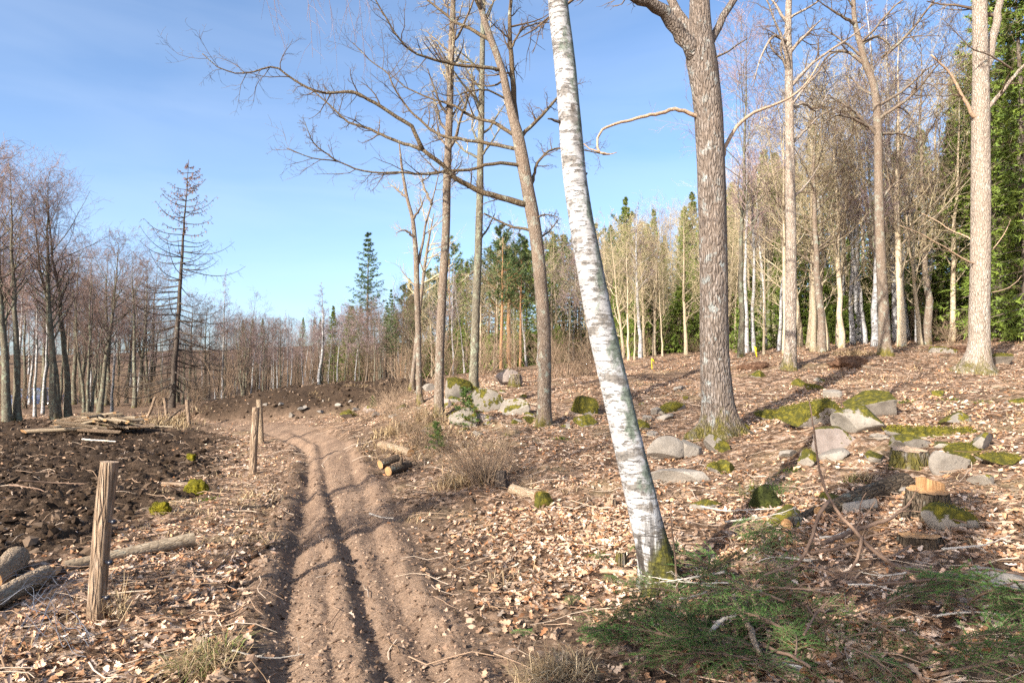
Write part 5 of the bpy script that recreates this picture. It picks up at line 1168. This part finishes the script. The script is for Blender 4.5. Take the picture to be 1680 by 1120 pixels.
def stump(base, w, h, label, seed, mat, cut, flare=.3, tilt=0.0, splinter=False, deep=1.0):
    p = G(*base); k = mpp(p); R0 = w * .5 * k; hh = h * k; p = p + [0, R0 * .6, 0]; p[2] = min(p[2], H(p[0], p[1])); root = empty('tree_stump', p)
    S, n = 28, 14; z = np.linspace(-.15, hh, n); P = np.stack([np.zeros(n), np.zeros(n), z], 1)
    V, Q = ring_trunk(P, np.full(n, R0) * np.linspace(1.12, .98, n), S, seed, flare, .12); V = V.reshape(n, S, 3)
    V[:, :, 2] += np.clip(V[:, :, 2] / hh, 0, 1) * tilt * V[:, :, 1]
    obj('bark', MB().add(V.reshape(-1, 3), Q).mesh('bark', M[mat]), root)
    ring = V[-1]; c = ring.mean(0); rings = [c + (ring - c) * f for f in (.985, .75, .5, .25)]; rr = R_(seed); T = []; VV = np.vstack(rings + [c[None]])
    VV[:, 2] += .004 + rr.normal(0, .004, len(VV)); Qs = [(a * S + j, (a + 1) * S + j, (a + 1) * S + (j + 1) % S, a * S + (j + 1) % S) for a in range(3) for j in range(S)]; T = [(3 * S + j, 4 * S, 3 * S + (j + 1) % S) for j in range(S)]
    obj('cut_face', MB().add(VV, [q[::-1] for q in Qs], [q[::-1] for q in T]).mesh('cut_face', M[cut], False), root)
    if splinter:
        mb = MB(); xs = np.linspace(-R0 * .12, R0 * .92, 10); top = hh + R0 * np.array([.74, .66, .60, .57, .55, .52, .50, .47, .42, .36]); yb, yf = R0 * .45, -R0 * .10
        yb = np.sqrt(np.maximum(R0 ** 2 * .9 - xs ** 2, .0)) * .9
        V = np.concatenate([np.stack([xs, np.full(10, yf), np.full(10, hh - .01)], 1), np.stack([xs, np.full(10, yf + .01) + rr.normal(0, .006, 10), top], 1), np.stack([xs, yb, top - .02], 1), np.stack([xs, yb, np.full(10, hh - .05)], 1)])
        Q = [(a * 10 + j, a * 10 + j + 1, (a + 1) * 10 + j + 1, (a + 1) * 10 + j) for a in range(3) for j in range(9)]; Q += [(0, 10, 20, 30), (9, 39, 29, 19)]
        obj('splinter', mb.add(V, Q).mesh('splinter', M['cut_wood'], False), root)
    return tag(root, label, 'stump')
stump((1534, 852), 60, 42, 'fresh-cut stump with a raised orange splinter on the slope', 821, 'stump_bark', 'cut_wood', .3, .10, True)
stump((1520, 897), 62, 14, 'low pale-rimmed sawn stump below the fresh-cut one', 822, 'stump_bark', 'cut_wood', .1, -.05)
stump((1500, 764), 50, 24, 'old dark mossy stump above the fresh-cut one', 823, 'oak_bark', 'dead_wood', .35, .1)
stump((845, 634), 18, 20, 'small green mossy stump beside the pinkish crest boulder', 824, 'oak_bark', 'dead_wood')
stump((1020, 928), 15, 22, 'little rotten mossy stub left of the birch foot', 825, 'oak_bark', 'dead_wood'); stump((1003, 832), 12, 13, 'tiny reddish cut stub left of the birch trunk', 826, 'log_bark', 'dead_wood')
stump((822, 800), 16, 26, 'blackened hollow stump inside the dead shrub', 827, 'dead_spruce', 'dead_spruce')
def hummock(px, py, w, h, lab, seed, mat):
    o = boulder(px, py, w, h * .75, 'rock_some', lab, seed, 0, 0, .6, 'earth_hummock', .55, .42); o.data.materials[0] = M[mat]; o['category'] = 'hummock'; return o
M['root_earth'] = flat_mat('reddish_root_earth', [(.3, (.04, .022, .014)), (.55, (.11, .06, .036)), (.75, (.24, .155, .10))], 22, 0, .95, 1.0)
hummock(1244, 606, 52, 18, 'reddish upturned earth mound behind the thick oak', 831, 'root_earth'); hummock(1402, 602, 76, 26, 'grass-topped earth hummock left of the crooked grey oak', 832, 'root_earth'); hummock(1586, 578, 44, 16, 'pinkish earth bump left of the far-right oak foot', 833, 'root_earth')

# ------------------------------------------------------------------ grass tufts, dead shrub, sticks, cut boughs, wire
def tuft(px, py, n, spread, hlen, lab, seed, cols=DRY, droop=1.6, name='grass_tuft'):
    p = G(px, py); mb = MB(); rr = R_(seed); grass_blades(mb, rr, p[0], p[1], n, spread, hlen, droop, cols, .0022 if p[1] < 8 else .005)
    o = obj(name, mb.mesh(name, M['grass'], False)); return tag(o, lab, 'grass')
tuft(335, 1095, 700, .07, .26, 'pale dry grass tuft at the bottom left of the track', 841, DRY + [(.16, .19, .05)]); tuft(912, 1112, 600, .08, .24, 'pale matted grass tuft at the bottom centre', 842)
tuft(1404, 582, 500, .30, .35, 'dry drooping grass on the hummock by the grey oak', 843); tuft(1410, 785, 300, .06, .2, 'withered grass tuft beside the old mossy stump', 844); tuft(190, 1010, 60, .05, .45, 'thin straw stalks at the foot of the thick fence post', 845, DRY, .5)
tuft(700, 690, 220, .16, .5, 'tall straw grass on the bank beside the track', 846, DRY, .8); tuft(640, 712, 260, .2, .4, 'straw tuft at the inside of the track bend', 847, DRY, .9); tuft(1255, 815, 300, .12, .3, 'green grass hanging over the dark moss hummock', 848, [(.05, .09, .02), (.10, .13, .03)], 1.3)
tuft(765, 790, 500, .22, .36, 'straw-coloured grass around the dead shrub', 849, DRY, 1.2); tuft(690, 850, 120, .1, .16, 'small withered tuft between track and dead shrub', 850)
p = G(792, 792); o = obj('dead_shrub', brush_mesh(851, 70, .78, 1.5, M['brush'], (4, 2), .0022, .05), None, p); tag(o, 'tangled dead shrub on the bank right of the track', 'shrub')
p = G(690, 735); tag(obj('dead_shrub', brush_mesh(852, 26, .6, 1.2, M['brush'], (4, 2), .0022, .03), None, p), 'low dead shrub beside the pale bank log', 'shrub')
p = G(650, 700); tag(obj('dead_shrub', brush_mesh(853, 30, .9, .9, M['brush'], (4, 2), .003, .0), None, p), 'bare brown shrub inside the track bend', 'shrub')

for i, (px, py, s_) in enumerate([(600, 690, .7), (628, 684, .8), (668, 712, .7), (700, 715, .6), (735, 742, .55), (750, 768, .5), (812, 770, .6), (828, 745, .5), (845, 770, .45), (870, 800, .4), (640, 668, .9), (665, 655, .8)]):
    o = obj('bank_shrub', bpy.data.meshes['dead_shrub_sprig'] if 'dead_shrub_sprig' in bpy.data.meshes else None, None, G(px, py), i * 1.9, s_)
    if o.data is None:
        me = brush_mesh(860, 30, .8, 1.3, M['brush'], (4, 2), .0024, .04); me.name = 'dead_shrub_sprig'; bpy.data.objects.remove(o); o = obj('bank_shrub', me, None, G(px, py), i * 1.9, s_)
    tag(o, ('lower', 'upper')[py < 700] + ' bank wispy brown shrub, ' + ORD[i] + ' along the bank right of the track', 'shrub', 'wispy shrubs on the bank')
def stick(pts, w0, w1, label, seed, Y=None, mat='brush', name='fallen_branch', lift=.02, S=7, twig=0):
    base = G(*pts[-1]) if Y is None else None
    if Y is None: P = np.array([G(*q) + [0, 0, lift + w0 * .5 * mpp(base)] for q in pts])
    else: P = np.array([at(q[0], q[1], y) for q, y in zip(pts, Y)])
    n = 28; P = spline(P, n); k = P[:, 1].mean() / FPX; R = np.linspace(w0, w1, n) * .5 * k; o0 = P[0].copy(); rr = R_(seed); P = P - o0; P[1:-1] += rr.normal(0, 1, (n - 2, 3)) * R.mean() * .25
    V, Q, T = tubes(P[None], R[None], S, True); mb = MB().add(V, Q, T)
    if twig:
        a1, r1 = grow(rr, P[None], R[None], twig, .2, (25, 65), .2, 1, 6, .5, .02, .2, .4, rmin=.0018); add_tubes(mb, a1, r1, 4); a2, r2 = grow(rr, a1, r1, 3, .4, (25, 65), .2, 1, 4, .6, 0, .2, .5, rmin=.0015); add_tubes(mb, a2, r2, 3)
    return tag(obj(name, mb.mesh(name, M[mat]), None, o0), label, 'branch')
M['stick_brown'] = flat_mat('stick_bark', [(.3, (.11, .07, .05)), (.7, (.24, .16, .11))], 12, .15)
M['stick_pale'] = flat_mat('stick_pale', [(.3, (.34, .29, .23)), (.7, (.52, .47, .40))], 12, .1)
g0 = G(1500, 948)[1]
stick([(1590, 1015), (1545, 978), (1512, 947), (1480, 936), (1440, 908), (1400, 868), (1370, 832), (1353, 800), (1343, 768), (1339, 735), (1333, 690), (1326, 655), (1319, 632)], 9, 1.6, 'long bent branch rising from the boughs in front of the boulders', 861, [g0 - .15, g0 - .1, g0, g0 + .05, g0 + .1, g0 + .2, g0 + .3, g0 + .35, g0 + .4, g0 + .42, g0 + .45, g0 + .5, g0 + .5], 'stick_brown', S=8)
stick([(1360, 822), (1343, 845), (1335, 872), (1320, 908), (1302, 930), (1270, 937), (1246, 950), (1228, 978), (1213, 1014)], 7, 3, 'curved side branch arching down left over the boughs', 862, [g0 + .28, g0 + .2, g0 + .15, g0 + .1, g0 + .05, g0, g0 - .05, g0 - .1, g0 - .15], 'stick_brown')
stick([(1414, 880), (1408, 910), (1395, 935), (1372, 956)], 6, 3, 'short crooked branch below the long bent one', 863, [g0 + .15, g0 + .1, g0 + .05, g0], 'stick_brown')
stick([(1112, 992), (1110, 950), (1106, 900), (1101, 855), (1102, 828), (1106, 820)], 4, 2, 'thin upright stem just right of the birch foot', 864, [G(1112, 992)[1]] * 6, 'stick_brown'); stick([(1200, 1012), (1225, 1060), (1248, 1118)], 11, 9, 'straight brown branch slanting down through the boughs', 865, None, 'log_bark', lift=.10)
stick([(1125, 1125), (1160, 1102), (1200, 1094), (1250, 1097), (1300, 1112), (1330, 1130)], 7, 5, 'smooth brown rod bowed along the bottom edge', 866, None, 'stick_brown', lift=.09); stick([(1115, 1021), (1140, 1015), (1160, 1003), (1178, 986)], 4, 2, 'pale curved stick in front of the birch foot', 867, None, 'stick_pale', lift=.12)
stick([(1165, 1082), (1182, 1060), (1208, 1052)], 8, 6, 'pale forked stick at the bottom of the boughs', 868, None, 'stick_pale', lift=.12); stick([(1320, 1100), (1345, 1050), (1375, 1020)], 4, 2, 'reddish thin stick poking up among boughs', 869, None, 'stick_brown', lift=.15, twig=4)
stick([(1150, 842), (1190, 850), (1240, 846), (1300, 842)], 3, 1.5, 'grey thin branch lying across the leaves right of birch', 870, None, 'stick_pale', lift=.05); stick([(1350, 925), (1400, 905), (1460, 880), (1500, 852)], 8, 4, 'dark branch lying toward the low stump', 871, None, 'stick_brown', lift=.12, twig=7)
stick([(1330, 935), (1380, 925), (1430, 905), (1470, 895)], 6, 3, 'second dark branch lying just below the first', 872, None, 'stick_brown', lift=.1, twig=7); stick([(1440, 1010), (1540, 1000), (1610, 988), (1690, 995)], 5, 3, 'thin branch stretching to the right picture edge', 873, None, 'stick_brown', lift=.16)
stick([(1560, 880), (1620, 895), (1690, 905)], 4, 2, 'thin branch right of the round mossy boulder', 874, None, 'stick_brown', lift=.06, twig=4); stick([(1000, 1098), (1060, 1085), (1110, 1083), (1160, 1090)], 4, 2, 'dark thin branch across the bottom leaves', 875, None, 'stick_brown', lift=.05, twig=4)
stick([(380, 1080), (440, 1092), (500, 1085)], 3, 1.5, 'small twig on the left rut at the bottom', 876, None, 'stick_pale', lift=.03, twig=2); stick([(606, 848), (625, 854), (645, 858)], 3, 1.5, 'little pale forked twig lying right of the track', 877, None, 'stick_pale', lift=.03, twig=2)
stick([(30, 800), (90, 803), (140, 806)], 3, 1.5, 'thin branch on the dark soil, upper', 878, None, 'stick_brown', lift=.09, twig=3); stick([(15, 812), (60, 815), (72, 820)], 3, 1.5, 'thin branch on the dark soil, lower', 879, None, 'stick_brown', lift=.09, twig=3); stick([(135, 727), (160, 731), (190, 733)], 3, 2, 'pale stick on the soil below the log pile', 880, None, 'stick_pale', lift=.08)

r = R_(885)
for i in range(30):
    x0, y0 = r.uniform(1150, 1640), r.uniform(880, 1110); a = r.uniform(-.5, .5) + (math.pi if r.random() < .5 else 0); L_ = r.uniform(60, 170); bx, by = r.normal(0, 14), r.normal(0, 10)
    pts = [(x0, y0), (x0 + math.cos(a) * L_ * .5 + bx, min(1118, y0 + math.sin(a) * L_ * .35 + by)), (x0 + math.cos(a) * L_, min(1118, y0 + math.sin(a) * L_ * .7))]
    side = 'low stump' if y0 < 960 else ('right edge' if x0 > 1430 else 'birch foot')
    o = stick(pts, r.uniform(2, 5), 1.2, 'thin loose stick tangled in the cut boughs near the ' + side, 4000 + i, None, ('stick_brown', 'stick_pale', 'stick_brown')[i % 3], lift=r.uniform(.03, .16), twig=int(r.integers(2, 6))); o['group'] = 'loose sticks near the ' + side
_pg = defaultdict(list)
for o in list(COL.objects):
    if o.get('label', '').startswith('thin loose stick'): _pg[o['label']].append(o)
for lab, L_ in _pg.items():
    for i, o in enumerate(sorted(L_, key=lambda q: q.location.x / q.location.y)): o['label'] = lab.replace('thin', ORD[i] + ' thin').replace('stick tangled in', 'stick from the left in')
def bough_mesh(seed, L, k1=16):
    r = R_(seed); n = 12; s = np.linspace(0, 1, n); P = np.stack([L * s, .12 * L * np.sin(s * 2 + seed), .16 * L * np.sin(s * 2.6) * (1 - .5 * s)], 1); R = np.linspace(.010, .003, n)
    mb = MB(); add_tubes(mb, P[None], R[None], 5, 0); side, sr = [], []
    for i in range(k1 * 2):
        t = .10 + .88 * (i // 2 + r.random() * .6) / k1; sg = 1 if i % 2 else -1; p, tn, _ = lerp_path(P[None], R[None], np.array([min(t, .999)])); ln = L * .48 * (1.05 - t) ** .75 * r.uniform(.7, 1.2) + .04
        d = nrm(tn[0] * .75 + np.array([0, sg * .75, .12 * r.normal()])); q = [p[0]]
        for m_ in range(4): q.append(q[-1] + d * ln / 4); d = nrm(d + np.array([.12, 0, -.10]) + r.normal(0, .06, 3))
        side.append(q); sr.append(np.linspace(.0042, .002, 5))
    side, sr = np.array(side), np.array(sr); add_tubes(mb, side, sr, 3, 0)
    sub, su = grow(r, side, sr, 4, .36, (35, 55), .15, .95, 4, .7, -.05, .06, .7, flat=.85, rmin=.0018); add_tubes(mb, sub, su, 3, 0)
    def need(PP, RR, per_m):
        ln = np.linalg.norm(np.diff(PP, axis=1), axis=2).sum(1); c = np.maximum(3, (ln * per_m).astype(int)); idx = np.repeat(np.arange(len(PP)), c); t = r.random(len(idx)); pos, tan, _ = lerp_path(PP[idx], RR[idx], t)
        v = r.normal(size=pos.shape); v = nrm(v - (v * tan).sum(1, keepdims=True) * tan); v[:, 2] = np.abs(v[:, 2]) * .8 + .1 * v[:, 2]; d = nrm(tan * .75 + nrm(v)); sd = nrm(np.cross(d, r.normal(size=d.shape))) * .0019; l = .020 * r.uniform(.7, 1.2, (len(idx), 1))
        mb.add(np.stack([pos - sd, pos + sd, pos + d * l], 1).reshape(-1, 3), None, np.arange(len(idx) * 3).reshape(-1, 3), None, 1)
    need(side, sr, 300); need(sub, su, 300); need(P[None, 5:], R[None, 5:], 200)
    return mb.mesh('bough', [M['stick_brown'], M['bough_needles']], False)
BM = [bough_mesh(901 + i, L, k) for i, (L, k) in enumerate([(.85, 11), (.7, 10), (1.0, 12), (.5, 8)])]
r = R_(910); bl = []
regions = [('around the birch foot', 5, (1105, 1240), (925, 1000)), ('in front of the birch foot', 6, (1080, 1210), (1005, 1105)), ('in the middle of the brush heap', 8, (1210, 1420), (965, 1115)), ('at the right end of the brush heap', 9, (1420, 1690), (1015, 1118)), ('along the bottom edge below the birch', 6, (1020, 1400), (1085, 1120)), ('on the slope right of the birch', 3, (1180, 1340), (880, 940))]
for lab, n, xr, yr in regions:
    L_ = []
    for i in range(n):
        p = G(r.uniform(*xr), r.uniform(*yr)); o = obj('spruce_bough', BM[int(r.integers(0, 4))], None, p + [0, 0, r.uniform(.02, .10)], r.uniform(0, 6.28), r.uniform(.5, .92)); o.rotation_euler = (r.normal(0, .4), r.normal(-.04, .13), r.uniform(0, 6.28)); L_.append((p[0] / p[1], o))
    for i, (u, o) in enumerate(sorted(L_, key=lambda q: q[0])): tag(o, '%s green spruce bough from the left %s' % (ORD[i], lab), 'bough', 'cut spruce boughs ' + lab)
for i, (px, py, s) in enumerate([(965, 920, .35), (1000, 965, .4), (880, 1050, .3), (955, 985, .35), (1060, 1035, .5)]):
    o = obj('spruce_bough', BM[3], None, G(px, py) + [0, 0, .02], i * 1.3, s); tag(o, ['small spruce sprig on the leaves left of the rotten stub', 'small spruce sprig just left of the birch foot', 'small spruce sprig near the track at bottom centre', 'small spruce sprig on pale leaves below the rotten stub', 'spruce sprig lying apart left of the bough heap'][i], 'bough')

def wire_tangle():
    r = R_(930); mb = MB(); P = []
    for i in range(16):
        x0, y0 = 165 - r.uniform(0, 60), 985 - r.uniform(0, 55); x1, y1 = x0 - r.uniform(70, 200), y0 + r.uniform(50, 130)
        pts = [G(x0 + (x1 - x0) * f + r.normal(0, 5), min(1118, y0 + (y1 - y0) * f)) + [0, 0, r.uniform(.02, .10) + .10 * math.sin(f * 3.1)] for f in np.linspace(0, 1, 5)]; P.append(spline(pts, 16))
    for i in range(14):
        x0, y0 = r.uniform(10, 150), r.uniform(960, 1050); pts = [G(x0 + q * 14 + r.normal(0, 4), y0 + q * 16 + r.normal(0, 6)) + [0, 0, r.uniform(.03, .12)] for q in range(4)]; P.append(spline(pts, 16))
    P = np.array(P); add_tubes(mb, P, np.full(P.shape[:2], .0016), 4); return tag(obj('wire_netting', mb.mesh('wire_netting', M['wire'])), 'collapsed wire netting lying beside the thick fence post', 'wire')
wire_tangle()
for i, (px, y0, y1, dx, lab) in enumerate([(1243, 584, 568, -6, 'yellow marker stick behind the thick oak'), (1018, 606, 592, -2, 'yellow marker stick in the clearing right of birch'), (1070, 603, 588, -1, 'yellow marker stick left of the thick oak trunk')]):
    p = G(px, y0 + 2); b = at(px + dx, y1, p[1]); V, Q, T = tubes(np.array([[p - [0, 0, .1], p * .5 + b * .5, b]]), np.array([[.022, .02, .02]]), 6, True); V2, Q2, T2 = tubes(np.array([[b, b + [.06, 0, -.05], b + [.1, .01, -.16]]]), np.array([[.02, .025, .008]]), 4, True)
    root = empty('marker_stick', p); obj('stake', MB().add(V - p, Q, T).mesh('stake', M['yellow']), root); obj('ribbon', MB().add(V2 - p, Q2, T2).mesh('ribbon', M['yellow']), root); tag(root, lab, 'marker')

# ------------------------------------------------------------------ parked car behind the left trees
def car():
    p = GD(72, 47.5); root = empty('parked_car', p, math.radians(-12)); tag(root, 'blue car parked among the trees behind the log pile', 'car')
    prof = [(-2.1, .35), (-2.12, .75), (-1.95, .95), (-1.5, 1.02), (-1.15, 1.40), (-.3, 1.47), (.45, 1.42), (1.15, 1.0), (1.9, .85), (2.1, .68), (2.12, .35)]
    n = len(prof); V = []; hw = .86
    for s in (-1, 1):
        for x, z in prof: V.append((x, s * (hw - .18 * max(0, (z - .95) / .5)), z))
    Q = [(i, i + 1, n + i + 1, n + i) for i in range(n - 1)] + [(n - 1, 0, n, 2 * n - 1)]; T = []
    for o_ in (0, n):
        for i in range(1, n - 1): T.append((o_, o_ + i, o_ + i + 1) if o_ else (o_, o_ + i + 1, o_ + i))
    me = MB().add(np.array(V), Q, T).mesh('body', M['car_blue'], False); obj('body', me, root)
    def pane(pts, name='window'):
        pts = np.array(pts, float); obj(name, MB().add(np.vstack([pts, pts + [0, .0, 0.0]]), [(0, 1, 2, 3)]).mesh(name, M['glass'], False), root)
    for s in (-1, 1):
        y = lambda z: s * (hw - .18 * max(0, (z - .95) / .5) + .006); pane([(-1.35, y(1.04), 1.04), (-.35, y(1.0), 1.0), (-.35, y(1.40), 1.40), (-1.08, y(1.34), 1.34)]); pane([(-.27, y(1.0), 1.0), (.95, y(1.0), 1.0), (.42, y(1.36), 1.36), (-.27, y(1.40), 1.40)])
    pane([(.52, -.62, 1.40), (.52, .62, 1.40), (1.13, .78, 1.03), (1.13, -.78, 1.03)], 'windscreen')
    for x in (-1.3, 1.35):
        for s in (-1, 1):
            PP = np.array([[[x, s * .70, .31], [x, s * .74, .31], [x, s * .86, .31], [x, s * .89, .31]]]); V, Q, T = tubes(PP, np.array([[.27, .32, .32, .29]]), 20, True); w = obj('wheel', MB().add(V, Q, T).mesh('wheel', M['rubber']), root)
            V, Q, T = tubes(np.array([[[x, s * .885, .31], [x, s * .90, .31]]]), np.array([[.19, .17]]), 16, True); obj('rim', MB().add(V, Q, T).mesh('rim', M['chrome']), w)
    for s in (-1, 1): V, Q, T = tubes(np.array([[[2.0, s * .6, .72], [2.13, s * .6, .70]]]), np.array([[.11, .09]]), 10, True); obj('headlight', MB().add(V, Q, T).mesh('headlight', M['chrome']), root)
car()
